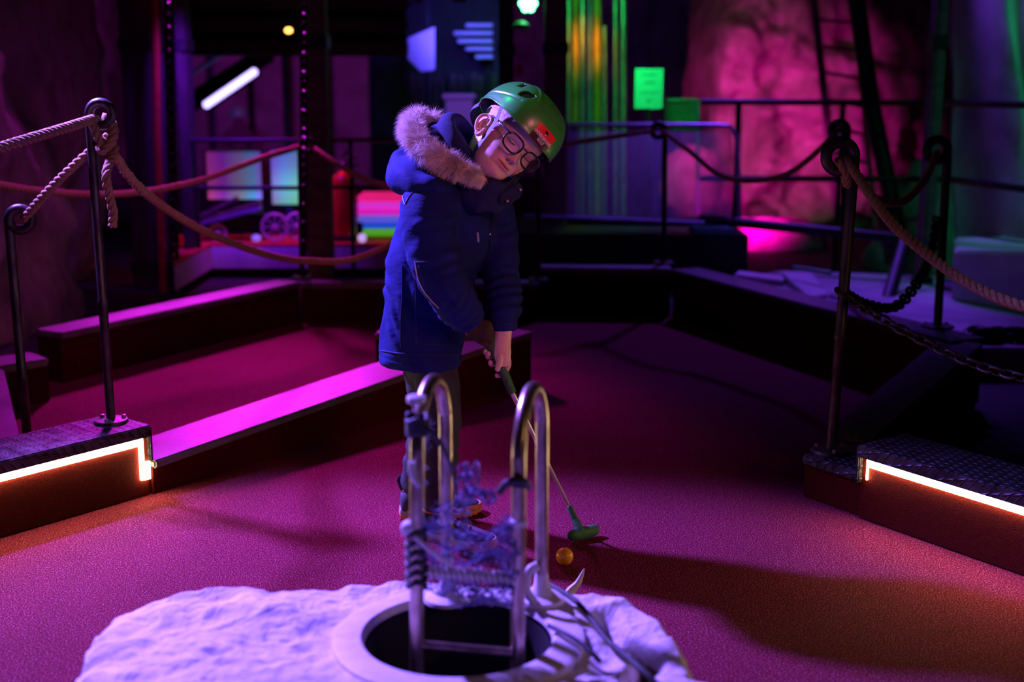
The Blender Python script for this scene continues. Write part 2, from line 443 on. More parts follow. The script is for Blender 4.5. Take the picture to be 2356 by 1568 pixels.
beam('timber_kerb', 'taller dark kerb with thin blue-lit edge at the back, right of the boy', G(1236, 615, .24), G(1545, 618, .24), .12, .24, .24)
beam('plated_kerb', 'long kerb with ribbed blue-lit top along the back right side of the lane', G(1543, 619, .24), G(2190, 785, .24), .16, .24, .24, cap='tread')
# purple sloping board at far left
a = G(-40, 838, .16); b = G(38, 1012, .10)
t = thing('side_board', 'purple-lit flat board at the far left edge behind the leftmost rope post', 'board', (a.x, a.y, 0))
poly = [G(-140, 842, .15).xy, G(8, 845, .15).xy, G(52, 1030, .15).xy, G(-140, 1030, .15).xy]
link('panel', prism(poly, .15, .12), M['beam'], t); link('support', prism([(p - Vector((0.015, 0))) for p in poly], .12, 0), M['beam_face'], t)
# divider with the raised end
A = G(356, 1060, .10); B = G(930, 860, .155); C_ = G(1228, 762, .21)
def divider():
    t = thing('divider_kerb', 'worn magenta-lit divider kerb rising from the left lit step to behind the boy', 'kerb', (A.x, A.y, 0))
    d = (C_ - A).xy.normalized(); n = Vector((-d.y, d.x))
    if n.y < 0: n = -n
    F = [A.xy, B.xy, C_.xy]; Z = [.10, .155, .21]; wd_ = .2
    v = []; f = []
    def sec(off0, off1, zb, zt):
        v = []
        for p, z in zip(F, Z):
            q0 = p + n * off0; q1 = p + n * off1
            v += [(q0.x, q0.y, zb(z)), (q1.x, q1.y, zb(z)), (q1.x, q1.y, zt(z)), (q0.x, q0.y, zt(z))]
        f = [(3, 2, 1, 0), (8, 9, 10, 11)]
        for i in range(2):
            for k in range(4): f.append((i * 4 + k, i * 4 + (k + 1) % 4, (i + 1) * 4 + (k + 1) % 4, (i + 1) * 4 + k))
        return recalc(mesh(v, f))
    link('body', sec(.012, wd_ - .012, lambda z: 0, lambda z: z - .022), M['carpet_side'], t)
    link('top_board', bevel(sec(0, wd_, lambda z: z - .024, lambda z: z), .005), M['beam'], t)
divider()
beam('cross_kerb', 'square-ended dark kerb block behind the boy, joining the divider', G(862, 766, .21), G(1150, 772, .21), .2, .21, .21)

# near left step with the lit strip
def led(parent, pts, w, th, n):        # a strip between two points, n = outward normal
    a, b = Vector(pts[0]), Vector(pts[1])
    return a, b
LA = G(351, 1138); LB = G(-260, 1317)
def near_step(name, label, a, b, w, z, lab2, led_pts, right=False):
    a = Vector((a.x, a.y)); b = Vector((b.x, b.y)); d = (b - a).normalized(); n = Vector((-d.y, d.x))
    if n.y < 0: n = -n
    t = thing(name, label, 'step', (a.x, a.y, 0))
    q = [a + n * .006, b + n * .006, b + n * (w - .006), a + n * (w - .006)]
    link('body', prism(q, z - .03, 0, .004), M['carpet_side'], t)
    ob = -n * .008
    top = [a + ob - d * .004, b + ob, b + n * w, a + n * w - d * .004]
    zl = z - .034
    v, f = prism_vf(top, z, zl)
    mb = MB(); mb.add(v, f)
    e = [a + ob - d * .006, a + ob + d * .006, a + n * w + d * .006, a + n * w - d * .006]
    mb.add(*prism_vf(e, z - .004, z - .105))
    link('tread_cover', bevel(mb.mesh(), .003), M['tread'], t)
    return t, a, b, d, n
t, a, b, d, n = near_step('lit_step', 'tread-plated step with glowing warm strip at the left edge of the picture', LA, LB, .19, .205, '', None)
mb = MB()
def bar(p, q, zlo, zhi, n, off=-.004, th=.006):
    p = Vector(p); q = Vector(q); pp = [p - n * off, q - n * off, q - n * (off + th), p - n * (off + th)]
    return prism_vf(pp, zhi, zlo)
mb.add(*bar(a + d * .03, b, .205 - .034 - .020, .205 - .035, n)); mb.add(*bar(a + d * .022, a + d * .034, .052, .17, n))
mb.add(*bar(a + d * .004, a + d * .024, .050, .10, n))
link('led_strip', mb.mesh(), M['led'], t)
RA = G(1970, 1192); RB = G(2560, 1401)
t, a, b, d, n = near_step('lit_step', 'tread-plated step with glowing warm strip at the right edge of the picture', RA, RB, .185, .205, '', None)
mb = MB(); mb.add(*bar(a + d * .03, b, .205 - .034 - .020, .205 - .035, n))
mb.add(*bar(a + d * .026, a + d * .029, .115, .17, n)); link('led_strip', mb.mesh(), M['led'], t)
# low plated corner and the sloping beam going back
E0 = G(1840, 1143); E1 = G(1976, 1191)
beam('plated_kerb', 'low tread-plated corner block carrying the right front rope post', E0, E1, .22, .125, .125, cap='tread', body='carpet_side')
p0 = G(1903, 987, .13); p1 = G(2016, 1000, .13); q0 = G(2165, 775, .235); q1 = G(2262, 790, .235)
t = thing('plated_kerb', 'tread-plated kerb sloping back from the right front rope post to the back corner', 'kerb', (p0.x, p0.y, 0))
v, f = prism_vf([p0.xy, p1.xy, q1.xy, q0.xy], [.128, .128, .235, .235]);
for i in range(4): v[i] = (v[i][0], v[i][1], v[i + 4][2] - .03)
link('top_board', bevel(mesh(v, f), .004), M['tread'], t)
link('body', prism([(p0.xy + Vector((.012, 0))), (p1.xy - Vector((.012, 0))), (q1.xy - Vector((.012, 0))), (q0.xy + Vector((.012, 0)))], [.1, .1, .206, .206], 0, 0), M['beam_face'], t)

# ================================================================== ROPE POSTS
def post(name, label, base, top, r, ring, ang=0.0, flange=True, m='iron', weld=0.4):
    base = Vector(base); top = Vector(top)
    t = thing(name, label, 'post', base)
    link('rod', tube([base + Vector((0, 0, .002)), base.lerp(top, weld - .01), base.lerp(top, weld), base.lerp(top, weld + .01), top], [r, r, r * 1.22, r, r], 14), M[m], t)
    # bent eye: a ring starting from the rod's top
    dx = Vector((math.cos(ang), math.sin(ang), 0)); c = top + dx * ring + Vector((0, 0, .0))
    pts = [c + dx * (-math.cos(a) * ring) + Vector((0, 0, math.sin(a) * ring)) for a in [i / 30 * 2 * PI * .93 for i in range(31)]]
    link('eye_ring', tube(pts, r * 1.05, 12), M[m], t)
    if flange:
        link('base_flange', lathe([(r * 1.5, .010), (r * 3.6, .008), (r * 3.8, 0.0)], 24, c=base), M[m], t)
        for k in range(3):
            a = 2 * PI * k / 3 + .5
            link('bolt', lathe([(.001, .018), (.006, .017), (.0065, .008)], 8, c=base + Vector((math.cos(a) * r * 2.8, math.sin(a) * r * 2.8, 0))), M['steel'], t)
    return c
Lb = G(256, 970, .206); Lt = Vector((W(207, 285, Lb.y).x - 0.0, Lb.y, W(207, 262, Lb.y).z))
Lc = post('rope_post', 'worn iron rope post with eye ring bolted on the lit left step', Lb, Lt, .0125, .030, 0.0)
Kb = Vector((W(64, 1010, 3.62).x, 3.62, 0.0)); Kt = Vector((W(20, 505, 3.55).x, 3.55, W(20, 505, 3.55).z))
Kc = post('rope_post', 'leftmost iron rope post with eye ring, standing behind the lit left step', Kb, Kt, .0135, .030, 0.2, True)
Rb = G(1912, 1038, .126); Rt = Vector((W(1966, 360, Rb.y).x, Rb.y, W(1966, 360, Rb.y).z))
Rc = post('rope_post', 'worn iron rope post with eye ring on the low plated block, right front', Rb, Rt, .0150, .038, PI, True)
B1b = G(1937, 685, .24); B1c = post('rope_post', 'thin black rope post behind the right front post', B1b, (W(1950, 300, B1b.y).x, B1b.y, W(1950, 300, B1b.y).z), .015, .034, PI, True, 'black_iron')
B2b = G(2157, 752, .24); B2c = post('rope_post', 'thin black rope post at the back right corner of the lane', B2b, (W(2180, 345, B2b.y).x, B2b.y, W(2180, 345, B2b.y).z), .016, .038, PI, True, 'black_iron')
B3b = G(1527, 606, .24); B3c = post('rope_post', 'thin black rope post in front of the wire mesh tunnel', B3b, (W(1530, 300, B3b.y).x, B3b.y, W(1530, 300, B3b.y).z), .014, .032, PI, True, 'black_iron')
B4b = G(1238, 645, .19); B4c = post('rope_post', 'thin black rope post right behind the boy', B4b, (W(1238, 345, B4b.y).x, B4b.y, W(1238, 345, B4b.y).z), .014, .032, PI, True, 'black_iron')
B5b = G(695, 640, .19); B5c = post('rope_post', 'thin black rope post in front of the broad timber pillar', B5b, (W(690, 335, B5b.y).x, B5b.y, W(690, 335, B5b.y).z), .014, .03, 0.2, True, 'black_iron')

# ================================================================== ROPES AND CHAINS
def rope(label, pts, r, m='rope', grp=None): return tag(link('rope', rope_mesh(pts, r), M[m]), label, 'rope', grp)
Xc = post('rope_post', 'iron rope post off the left edge holding the thick pale rope', (-1.66, 2.76, 0), (-1.66, 2.76, 1.05), .0125, .03, 0.0)
Yc = post('rope_post', 'iron rope post off the right edge holding the thick pale rope', (1.92, 2.42, 0), (1.92, 2.42, .90), .015, .038, PI, True)
def at(p): return Vector(p)
rope('thick pale rope running left from the left post ring out of the picture', spline([Xc, V(-1.42, 2.84, .99), W(-120, 368, 2.9), W(70, 318, 3.15), Lc + V(-.012, -.004, -.012)], 16), .0135)
rope('pale rope sloping from the left post knot down to the leftmost post ring', bez3(Lc + V(-.002, .02, -.07), W(135, 415, 3.5), Kc + V(.01, .0, .0)), .0125)
rope('long pale rope sagging from the left post knot to the post behind the boy', spline([Lc + V(.0, .01, -.06), W(330, 440, 3.7), W(500, 545, 4.3), W(700, 600, 4.9), W(890, 566, 5.4), B4c + V(0, 0, -.02)], 16), .0135)
kn = [Lc + V(-.018, -.018, -.012), Lc + V(-.006, -.03, -.045), Lc + V(.012, -.02, -.085), Lc + V(.030, .004, -.060), Lc + V(.026, .018, -.028), Lc + V(.004, .02, -.005)]
k2 = [Lc + V(.030, .0, -.03), Lc + V(.034, -.022, -.065), Lc + V(.012, -.030, -.095), Lc + V(-.006, -.01, -.085), Lc + V(.004, .014, -.07), Lc + V(.028, .010, -.085), Lc + V(.034, -.016, -.115)]
k3 = [Lc + V(.034, -.016, -.100), W(245, 400, 3.40), W(252, 450, 3.41), W(261, 490, 3.41), W(258, 521, 3.41)]
rope('knotted rope end hanging from the left post ring', spline(kn, 10) + spline(k2, 10)[1:] + spline(k3, 10)[1:], .0125)
rope('thick pale rope running from the right front post ring out to the right', spline([Rc + V(.012, -.012, -.006), W(2085, 545, 3.2), W(2356, 705, 2.85), V(1.46, 2.55, .68), Yc], 16), .0135)
rope('dim rope loop sagging between the right front post ring and the back right post', spline([Rc + V(.0, .014, -.008), W(1975, 415, 3.6), W(2020, 460, 3.9), W(2080, 462, 4.2), W(2130, 410, 4.45), B2c + V(0, 0, -.01)], 14), .0125)
rope('short rope tail wrapped in the right front post ring', spline([Rc + V(-.010, -.02, -.010), Rc + V(.012, -.026, -.045), Rc + V(.02, -.004, -.075), Rc + V(.012, .018, -.03)], 12), .0115)
M['rope_pink'] = M['rope']
rope('pink-lit rope sagging from the left edge to the post by the timber pillar', spline([W(-60, 414, 4.4), W(100, 440, 4.7), W(280, 446, 5.1), W(450, 418, 5.5), W(600, 365, 5.8), B5c + V(-.015, 0, 0)], 14), .014)
rope('pink-lit rope sagging from the timber pillar post to behind the boy', spline([B5c + V(.015, 0, 0), W(780, 380, 6.05), W(860, 420, 6.05), W(960, 440, 6.05), W(1100, 420, 6.05), B4c + V(0, .01, .0)], 12), .014)
rope('dark rope from behind the helmet up to the post by the mesh tunnel', spline([B4c + V(0.01, 0, 0), W(1330, 327, 6.1), W(1440, 310, 6.2), B3c + V(-.02, 0, 0)], 12), .013)
rope('dark rope sagging between the mesh tunnel post and the thin right post', spline([B3c + V(.02, 0, 0), W(1590, 350, 6.0), W(1650, 398, 5.8), W(1720, 415, 5.6), W(1810, 400, 5.4), W(1890, 340, 5.2), B1c + V(-.01, 0, 0)], 12), .013)

def link_mesh(L, w, r):
    pts = []
    for i in range(28):
        a = 2 * PI * i / 28; c, s = math.cos(a), math.sin(a)
        pts.append((L / 2 * (abs(c) ** .7) * (1 if c > 0 else -1), w / 2 * (abs(s) ** .85) * (1 if s > 0 else -1), 0))
    v, f = tube_vf(pts, r, 7, closed=True, up=(0, 0, 1)); return smooth(recalc(mesh(v, f)))
def chain(label, pts, L, w, r, m='iron', cat='chain'):
    P = [Vector(p) for p in pts]; acc = [0]
    for a, b in zip(P, P[1:]): acc.append(acc[-1] + (b - a).length)
    n = int(acc[-1] / (L - 2 * r * 1.1)); t = thing('chain', label, cat, P[0]); lm = link_mesh(L, w, r); lm.materials.append(M[m])
    j = 0
    for i in range(n):
        s = acc[-1] * (i + .5) / n
        while j < len(acc) - 2 and acc[j + 1] < s: j += 1
        p = P[j].lerp(P[j + 1], (s - acc[j]) / max(1e-9, acc[j + 1] - acc[j])); d = (P[j + 1] - P[j]).normalized()
        o = bpy.data.objects.new('chain_link', lm); COL.objects.link(o); o.parent = t; o.location = p - P[0]
        q = d.to_track_quat('X', 'Z'); o.rotation_euler = (q.to_matrix() @ Matrix.Rotation(.6 + (PI / 2 if i % 2 else 0), 3, 'X')).to_euler()
    return t
cst = G(1912, 1038, .126).lerp(Rt, .545)
chain('rusty chain hooked on the right front post and sagging out to the right', spline([cst + V(-.02, -.005, .012), cst + V(.01, -.02, -.005), W(2010, 722, 3.32), W(2120, 782, 3.2), W(2250, 840, 3.08), W(2400, 880, 2.95), V(1.55, 2.62, .42), V(1.90, 2.42, .50)], 12), .040, .023, .0042)
chain('dark chain sagging behind the right front post to the back right post', spline([cst + V(.0, .02, .0), W(1990, 700, 3.75), W(2060, 705, 4.0), W(2110, 650, 4.2), W(2140, 590, 4.45), B2b.lerp(B2c, .62)], 12), .045, .028, .006, 'black_iron')
chain('dark chain hanging down beside the left timber posts', [W(388, -40, 6.9), W(392, 200, 6.9), W(398, 420, 6.9), W(402, 650, 6.9)], .085, .05, .012, 'black_iron')
chain('small chain hanging on the near side of the broad timber pillar', [W(699, -30, 6.1), W(699, 330, 6.1), W(697, 600, 6.1)], .06, .035, .008, 'black_iron')

# ================================================================== BACKGROUND
def pxbox(x0, x1, y0, y1, Y, th, bev=0.01):    # a box whose front face stands at distance Y
    a = W(x0, y0, Y); b = W(x1, y1, Y); return box(((a.x + b.x) / 2, Y + th / 2, (a.z + b.z) / 2), (abs(b.x - a.x), th, abs(a.z - b.z)), None, bev)
def solid(name, label, cat, me, m, grp=None): return tag(link(name, me, M[m] if isinstance(m, str) else m), label, cat, grp)
def column(name, label, x0, x1, Y, zb, zt, th, m='timber', cat='pillar', bands=True):
    xa = W(x0, 300, Y).x; xb = W(x1, 300, Y).x; t = thing(name, label, cat, ((xa + xb) / 2, Y, zb))
    link('shaft', box(((xa + xb) / 2, Y + th / 2, (zb + zt) / 2), (xb - xa, th, zt - zb), None, .012), M[m], t)
    if bands:
        for z in (zb + .12, zb + 1.35):
            link('bracket', box(((xa + xb) / 2, Y + th / 2, z), (xb - xa + .02, th + .02, .07), None, .006), M['black_iron'], t)
    return t
column('timber_pillar', 'broad timber pillar rising behind the rope post, left of the boy', 697, 752, 6.55, -.02, 4.2, .18)
column('timber_pillar', 'dark timber post beside the left rock wall', 286, 368, 7.2, -.02, 4.2, .2, 'dark_wood')
column('timber_pillar', 'blue-edged timber post under the left end of the deck', 408, 432, 7.3, -.02, 4.2, .2, 'dark_wood')
column('timber_pillar', 'dark timber pillar under the green spotlight', 1148, 1182, 8.4, -.02, 4.2, .2, 'dark_wood')
column('timber_pillar', 'purple-tinted broad pillar rising behind the green helmet', 1252, 1304, 7.9, -.02, 4.2, .2, 'timber')
column('timber_pillar', 'faint purple pillar at the right of the back, behind the back right post', 2140, 2166, 6.6, -.02, 4.2, .12, 'timber')
def pole(name, label, pts, r, m, cat, seg=12): return tag(link(name, tube(pts, r, seg), M[m]), label, cat)
M['red_pipe'] = mat('red_pipe_paint', (0.50, 0.05, 0.03), (0.35, 0.03, 0.02), 0.5, scale=20)
pole('red_pipe', 'thin red pipe running down beside the left timber posts', [W(357, -30, 7.1), W(361, 300, 7.1), W(377, 690, 7.1)], .022, 'red_pipe', 'pipe')
# deck above the far opening
t = thing('timber_deck', 'dark timber deck and header beams above the lit opening', 'deck', W(640, 60, 9))
for (y0, y1, Y) in ((92, 128, 8.8), (40, 72, 8.6), (-6, 18, 8.4)):
    link('header_beam', pxbox(432, 935, y0, y1, Y, .22), M['dark_wood'], t)
link('back_board', pxbox(432, 935, -60, 118, 9.05, .05), M['dark_wood'], t)
for k in range(8):
    x = -2.15 + k * .3; link('joist', box((x, 8.2, 1.72), (.09, 1.5, .16), None, .01), M['dark_wood'], t)
for k in range(9):
    link('deck_board', box((-1.0, 7.55 + k * .17, 1.83), (3.6, .155, .04), None, .006), M['dark_wood'], t)
M['amber'] = emit('amber_lamp', (1.0, 0.45, 0.08), 5)
tag(link('amber_lamp', smooth(mesh(*ellipsoid_vf(W(664, 70, 8.2), (.024, .02, .018), nu=14, nv=10))), M['amber']), 'small glowing amber lamp under the dark deck', 'lamp')
# lit far wall panels seen through the opening
M['plaster'] = mat('stained_plaster', (0.42, 0.36, 0.36), (0.26, 0.2, 0.2), 0.8, scale=2.2, bump=0.3, bdist=0.02)
v, f = box_vf((0, 0, 0), (1, 1, 1))
t = thing('far_wall_panel', 'magenta and purple lit back wall seen under the deck', 'wall', (-3.4, 20, 0))
for k in range(5): link('panel', pxbox(395 + k * 92, 395 + k * 92 + 90, 60, 430, 19.6, .08), M['plaster'], t)
solid('dark_cladding', 'dark vertical boarding left of the boy behind the extinguisher', 'cladding', pxbox(843, 1150, -60, 643, 10.6, .06), 'dark_wood')  # boarding widened into an added dark backdrop that hides the lit wall
t = thing('board_fence', 'dark board fence with purple glints behind the fur hood', 'fence', (W(980, 400, 9.4).x, 9.4, 0))
for k in range(14):
    link('fence_board', pxbox(930 + k * 15.5, 930 + k * 15.5 + 13, 165 + (k % 3) * 4, 552, 9.4 + (k % 2) * .03, .03, .004), M['timber'] if k % 3 else M['dark_wood'], t)
# diagonal brace and LED bar
M['blue_paint'] = mat('blue_grey_paint', (0.25, 0.25, 0.5), (0.15, 0.15, 0.3), 0.5, scale=8)
pole('diagonal_brace', 'dark diagonal brace behind the glowing bar lamp', [W(425, 245, 10.2), W(620, 120, 10.2)], .075, 'dark_wood', 'brace')
pole('diagonal_brace', 'thin blue-lit diagonal rod left of the glowing bar lamp', [W(438, 172, 10.0), W(508, 126, 10.0)], .018, 'blue_paint', 'brace')
column('steel_stanchion', 'blue-lit slim stanchion in the far opening, right of the bar lamp', 652, 668, 10.6, -.5, 1.35, .06, 'blue_paint', 'post', False)
M['bar_glow'] = emit('bar_glow', (0.45, 0.35, 1.0), 3.2)
t = thing('bar_lamp', 'glowing white-violet bar lamp slanting under the deck', 'lamp', W(530, 200, 9.9))
link('housing', tube([W(470, 245, 9.93), W(590, 162, 9.93)], .050, 12), M['black_iron'], t)
a = W(476, 240, 9.86); b = W(584, 166, 9.86)
for k in range(14):
    p = a.lerp(b, k / 13); link('led_lens', smooth(mesh(*ellipsoid_vf(p, (.030, .022, .030), nu=12, nv=8))), M['bar_glow'], t)
# rails
def rail_set(name, label, xs, ys, Y, r=.016, m='black_iron', posts=(), zb=-.02, Y2=None):
    Y2 = Y2 or Y; t = thing(name, label, 'railing', (W(xs[0], 400, Y).x, Y, 0))
    for y in ys:
        y0, y1 = (y, y) if not isinstance(y, tuple) else y
        link('rail', tube([W(xs[0], y0, Y), W(xs[1], y1, Y2)], r, 10), M[m], t)
    for px in posts:
        k = (px - xs[0]) / (xs[1] - xs[0]); YY = Y + (Y2 - Y) * k; y = ys[0] if not isinstance(ys[0], tuple) else ys[0][0] + (ys[0][1] - ys[0][0]) * k
        p = W(px, y, YY); link('upright', tube([(p.x, p.y, zb), p], r, 10), M[m], t)
    return t
rail_set('railing', 'black two-bar railing in front of the lit panels, far left', (425, 700), (322, 432), 7.35, .013, posts=(446,))
rail_set('railing', 'dark railing bars behind the boy, left side', (757, 1000), (322, 430), 7.35, .013, posts=(806, 930))
rail_set('railing', 'black railing across the magenta rock wall', (1612, 2180), ((234, 237), (410, 412)), 7.6, .018, posts=(1700, 1940))
rail_set('railing', 'black railing bars across the green-lit right wall', (2178, 2420), ((236, 243), (412, 443)), 6.9, .018, posts=(), Y2=5.9)
rail_set('foot_rail', 'thick dark bar crossing low in front of the magenta rock', (1610, 2070), ((503, 548),), 7.3, .028, Y2=6.8)
# low platform with things on it
M['white_board'] = mat('painted_white_board', (0.62, 0.58, 0.62), (0.5, 0.46, 0.5), 0.55, scale=6, bump=0.1)
M['red_felt'] = mat('red_felt', (0.75, 0.06, 0.05), (0.5, 0.04, 0.03), 0.85, scale=30)
t = thing('low_platform', 'low platform with red top and purple-lit front under the deck', 'platform', (W(690, 600, 7.6).x, 7.6, 0))
pf = [G(400, 606, .19).xy, G(486, 560, .19).xy, G(1110, 560, .19).xy, G(1110, 538, .19).xy, G(385, 538, .19).xy]
link('front_board', prism(pf, .172, .04, .004), M['white_board'], t); link('top_panel', prism(pf, .19, .173, .003), M['red_felt'], t)
for k in range(5):
    p = G(500 + k * 150, 560, .19); link('support_block', box((p.x, p.y + .15, .01), (.08, .1, .06), None, .004), M['black_iron'], t)
PZ = .19
def onp(px, Y): return Vector((W(px, 500, Y).x, Y, PZ))
M['ext_red'] = mat('extinguisher_red', (0.62, 0.02, 0.015), (0.5, 0.015, 0.01), 0.3, scale=4, bump=0)
M['black_rubber'] = mat('black_rubber', (0.02, 0.02, 0.02), (0.012, 0.012, 0.012), 0.6, scale=30)
c = onp(793, 7.72); t = thing('fire_extinguisher', 'red fire extinguisher standing beside the broad timber pillar', 'fire extinguisher', c)
link('cylinder', lathe([(.060, .02), (.070, .028), (.071, .05), (.071, .36), (.062, .39), (.036, .41), (.022, .42)], 28, c=c), M['ext_red'], t)
link('base_ring', lathe([(.066, 0), (.074, .004), (.074, .035), (.068, .036)], 28, c=c), M['black_rubber'], t)
link('valve', lathe([(.018, .42), (.018, .46), (.012, .47)], 14, c=c), M['steel'], t)
link('handle', tube([c + V(0, 0, .46), c + V(.03, 0, .485), c + V(.09, 0, .50)], .009, 8), M['black_rubber'], t)
link('carry_handle', tube([c + V(0, 0, .45), c + V(.04, 0, .455), c + V(.085, 0, .45)], .008, 8), M['black_rubber'], t)
link('hose', tube(spline([c + V(-.01, 0, .45), c + V(-.07, -.02, .44), c + V(-.09, -.03, .32), c + V(-.078, -.03, .18)], 8), .010, 8), M['black_rubber'], t)
solid('blue_rod', 'small bright violet rod above the fire extinguisher', 'rod', tube([W(787, 362, 7.33), W(805, 343, 7.34)], .012, 8), mat('violet_paint', (.6, .5, .9), (.5, .4, .8), .4))
# boards whose coloured light is put in as emission
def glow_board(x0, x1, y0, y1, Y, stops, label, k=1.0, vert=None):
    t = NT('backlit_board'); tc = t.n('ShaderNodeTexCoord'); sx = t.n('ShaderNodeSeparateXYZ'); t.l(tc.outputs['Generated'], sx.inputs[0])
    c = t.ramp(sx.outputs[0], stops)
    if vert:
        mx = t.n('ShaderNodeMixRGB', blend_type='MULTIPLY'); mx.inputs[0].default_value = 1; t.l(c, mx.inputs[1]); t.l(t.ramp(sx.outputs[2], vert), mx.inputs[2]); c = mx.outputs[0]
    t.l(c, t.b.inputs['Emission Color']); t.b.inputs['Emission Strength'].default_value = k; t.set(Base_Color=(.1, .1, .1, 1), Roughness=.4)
    th = thing('display_board', label, 'board', W((x0 + x1) / 2, y1, Y))
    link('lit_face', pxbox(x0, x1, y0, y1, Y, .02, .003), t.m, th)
    mb = MB()
    for (a, b, c_, d) in ((x0 - 4, x0, y0 - 4, y1 + 4), (x1, x1 + 4, y0 - 4, y1 + 4), (x0, x1, y0 - 4, y0), (x0, x1, y1, y1 + 4)):
        p = W(a, c_, Y - .005); q = W(b, d, Y - .005); mb.add(*box_vf(((p.x + q.x) / 2, Y + .01, (p.z + q.z) / 2), (abs(q.x - p.x), .035, abs(p.z - q.z))))
    link('frame', mb.mesh(), M['black_iron'], th)
    a = W(x0 + 8, y1, Y); b = W(x1 - 8, y1, Y)
    for p in (a, b): link('leg', box((p.x, Y + .02, (p.z + PZ) / 2), (.02, .02, max(.01, p.z - PZ))), M['black_iron'], th)
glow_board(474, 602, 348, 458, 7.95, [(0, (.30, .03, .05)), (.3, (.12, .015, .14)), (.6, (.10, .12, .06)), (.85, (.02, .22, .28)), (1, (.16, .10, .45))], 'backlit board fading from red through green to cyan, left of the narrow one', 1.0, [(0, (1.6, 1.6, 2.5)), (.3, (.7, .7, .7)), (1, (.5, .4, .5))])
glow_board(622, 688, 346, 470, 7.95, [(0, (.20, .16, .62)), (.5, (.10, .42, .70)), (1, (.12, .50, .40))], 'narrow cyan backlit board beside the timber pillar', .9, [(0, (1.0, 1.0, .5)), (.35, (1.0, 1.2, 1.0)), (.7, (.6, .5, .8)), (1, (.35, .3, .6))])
# striped stack: coloured slats, one above the other, light on them put in as emission
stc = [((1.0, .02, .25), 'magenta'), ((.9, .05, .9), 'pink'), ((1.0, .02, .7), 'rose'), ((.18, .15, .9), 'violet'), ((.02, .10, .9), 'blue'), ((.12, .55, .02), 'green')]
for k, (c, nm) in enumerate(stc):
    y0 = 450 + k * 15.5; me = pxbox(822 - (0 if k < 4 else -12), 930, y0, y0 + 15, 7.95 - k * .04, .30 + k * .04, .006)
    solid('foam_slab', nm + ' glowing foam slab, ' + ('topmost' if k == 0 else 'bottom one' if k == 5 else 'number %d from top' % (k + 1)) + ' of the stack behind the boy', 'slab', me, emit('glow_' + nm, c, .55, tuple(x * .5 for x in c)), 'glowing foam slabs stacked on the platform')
tag(link('ball', smooth(mesh(*ellipsoid_vf(onp(832, 7.62) + V(0, 0, .027), (.026,) * 3, nu=20, nv=14))), emit('glow_ball', (.6, .45, 1), .8, (.6, .5, .8))), 'pale glowing ball right of the extinguisher on the red platform', 'ball')  # no lamp: emission puts the light on the ball into its colour
tag(link('ball', smooth(mesh(*ellipsoid_vf(onp(588, 7.66) + V(0, 0, .022), (.028, .024, .021), nu=20, nv=14))), emit('glow_blob', (.25, .18, 1), .6, (.4, .3, .8))), 'small violet glowing pebble on the red platform under the boards', 'ball')  # no lamp either, its violet light is painted in by emission
# slanting planks and the cart with wheels
for k, (x0, y0, x1, y1) in enumerate(((455, 500, 545, 455), (470, 505, 600, 465), (440, 520, 600, 478))):
    a = W(x0, y0, 7.8 - k * .05); b = W(x1, y1, 7.8 - k * .05); d = (b - a); R = d.to_track_quat('X', 'Z').to_matrix()
    tag(link('plank', box((a + b) / 2, (d.length, .10, .022), R, .003), M['blue_paint'] if k == 2 else M['timber']), ['short plank leaning highest on the dark cart', 'middle plank leaning on the dark cart', 'long blue-lit plank lowest on the dark cart'][k], 'plank')
def wheel(c, R_, t, nm='wheel'):
    mb = MB(); ring = [c + V(math.cos(a) * R_, 0, math.sin(a) * R_) for a in [2 * PI * i / 28 for i in range(28)]]
    v, f = tube_vf(ring, .008, 8, closed=True, up=(0, 1, 0)); mb.add(v, f)
    for k in range(8):
        a = 2 * PI * k / 8; mb.add(*tube_vf([c, c + V(math.cos(a) * R_, 0, math.sin(a) * R_)], .0035, 6))
    mb.add(*ellipsoid_vf(c, (.018, .02, .018), nu=10, nv=8)); return link(nm, recalc(mb.mesh(True)), M['plastic_white'], t)
c = onp(590, 7.75); t = thing('toy_cart', 'dark low cart with pale spoked wheels on the red platform', 'cart', c)
link('cart_body', pxbox(468, 612, 492, 528, 7.72, .16), M['black_iron'], t)
for px, Y in ((632, 7.66), (684, 7.70)): wheel(onp(px, Y) + V(0, 0, .088), .078, t)
for px, Y in ((500, 7.70),): wheel(onp(px, Y) + V(0, 0, .05), .048, t)
link('axle', tube([onp(612, 7.70) + V(0, 0, .088), onp(684, 7.73) + V(0, 0, .088)], .008, 8), M['black_iron'], t)
# blue reflective panel, stair, purple box
M['pale_panel'] = mat('pale_panel', (0.75, 0.72, 0.8), (0.6, 0.56, 0.66), 0.4, scale=3, bump=0.1)
p = [W(938, 88, 9.6), W(1000, 62, 9.6), W(1000, 160, 9.6), W(968, 165, 9.6), W(938, 135, 9.6)]
t_ = V(0, .03, 0); v = p + [q + t_ for q in p]; n_ = 5
ms_ = thing('metal_sheet', 'violet-lit angled metal sheet hanging above the fur hood', 'panel', W(970, 110, 9.6))
link('hanger', tube([W(985, 75, 9.62), V(W(985, 75, 9.62).x, 9.62, 4.2)], .008, 8), M['black_iron'], ms_)
link('plate', bevel(mesh(v, [tuple(range(5)), tuple(reversed(range(5, 10)))] + [((i + 1) % 5, i, i + 5, (i + 1) % 5 + 5) for i in range(5)]), .004), M['pale_panel'], ms_)
t = thing('stair', 'violet-lit stair treads hanging in the dark above the boy', 'stair', W(1090, 130, 10))
for k in range(5):
    link('tread', pxbox(1042 + [28, 0, 8, 28, 50][k], 1142, 54 + k * 18, 62 + k * 18, 10.2, .25, .01), M['pale_panel'], t)
link('stringer', tube([W(1142, 45, 10.2), W(1143, 150, 10.2), V(W(1143, 150, 10.2).x, 10.2, -.5)], .03, 8), M['dark_wood'], t)
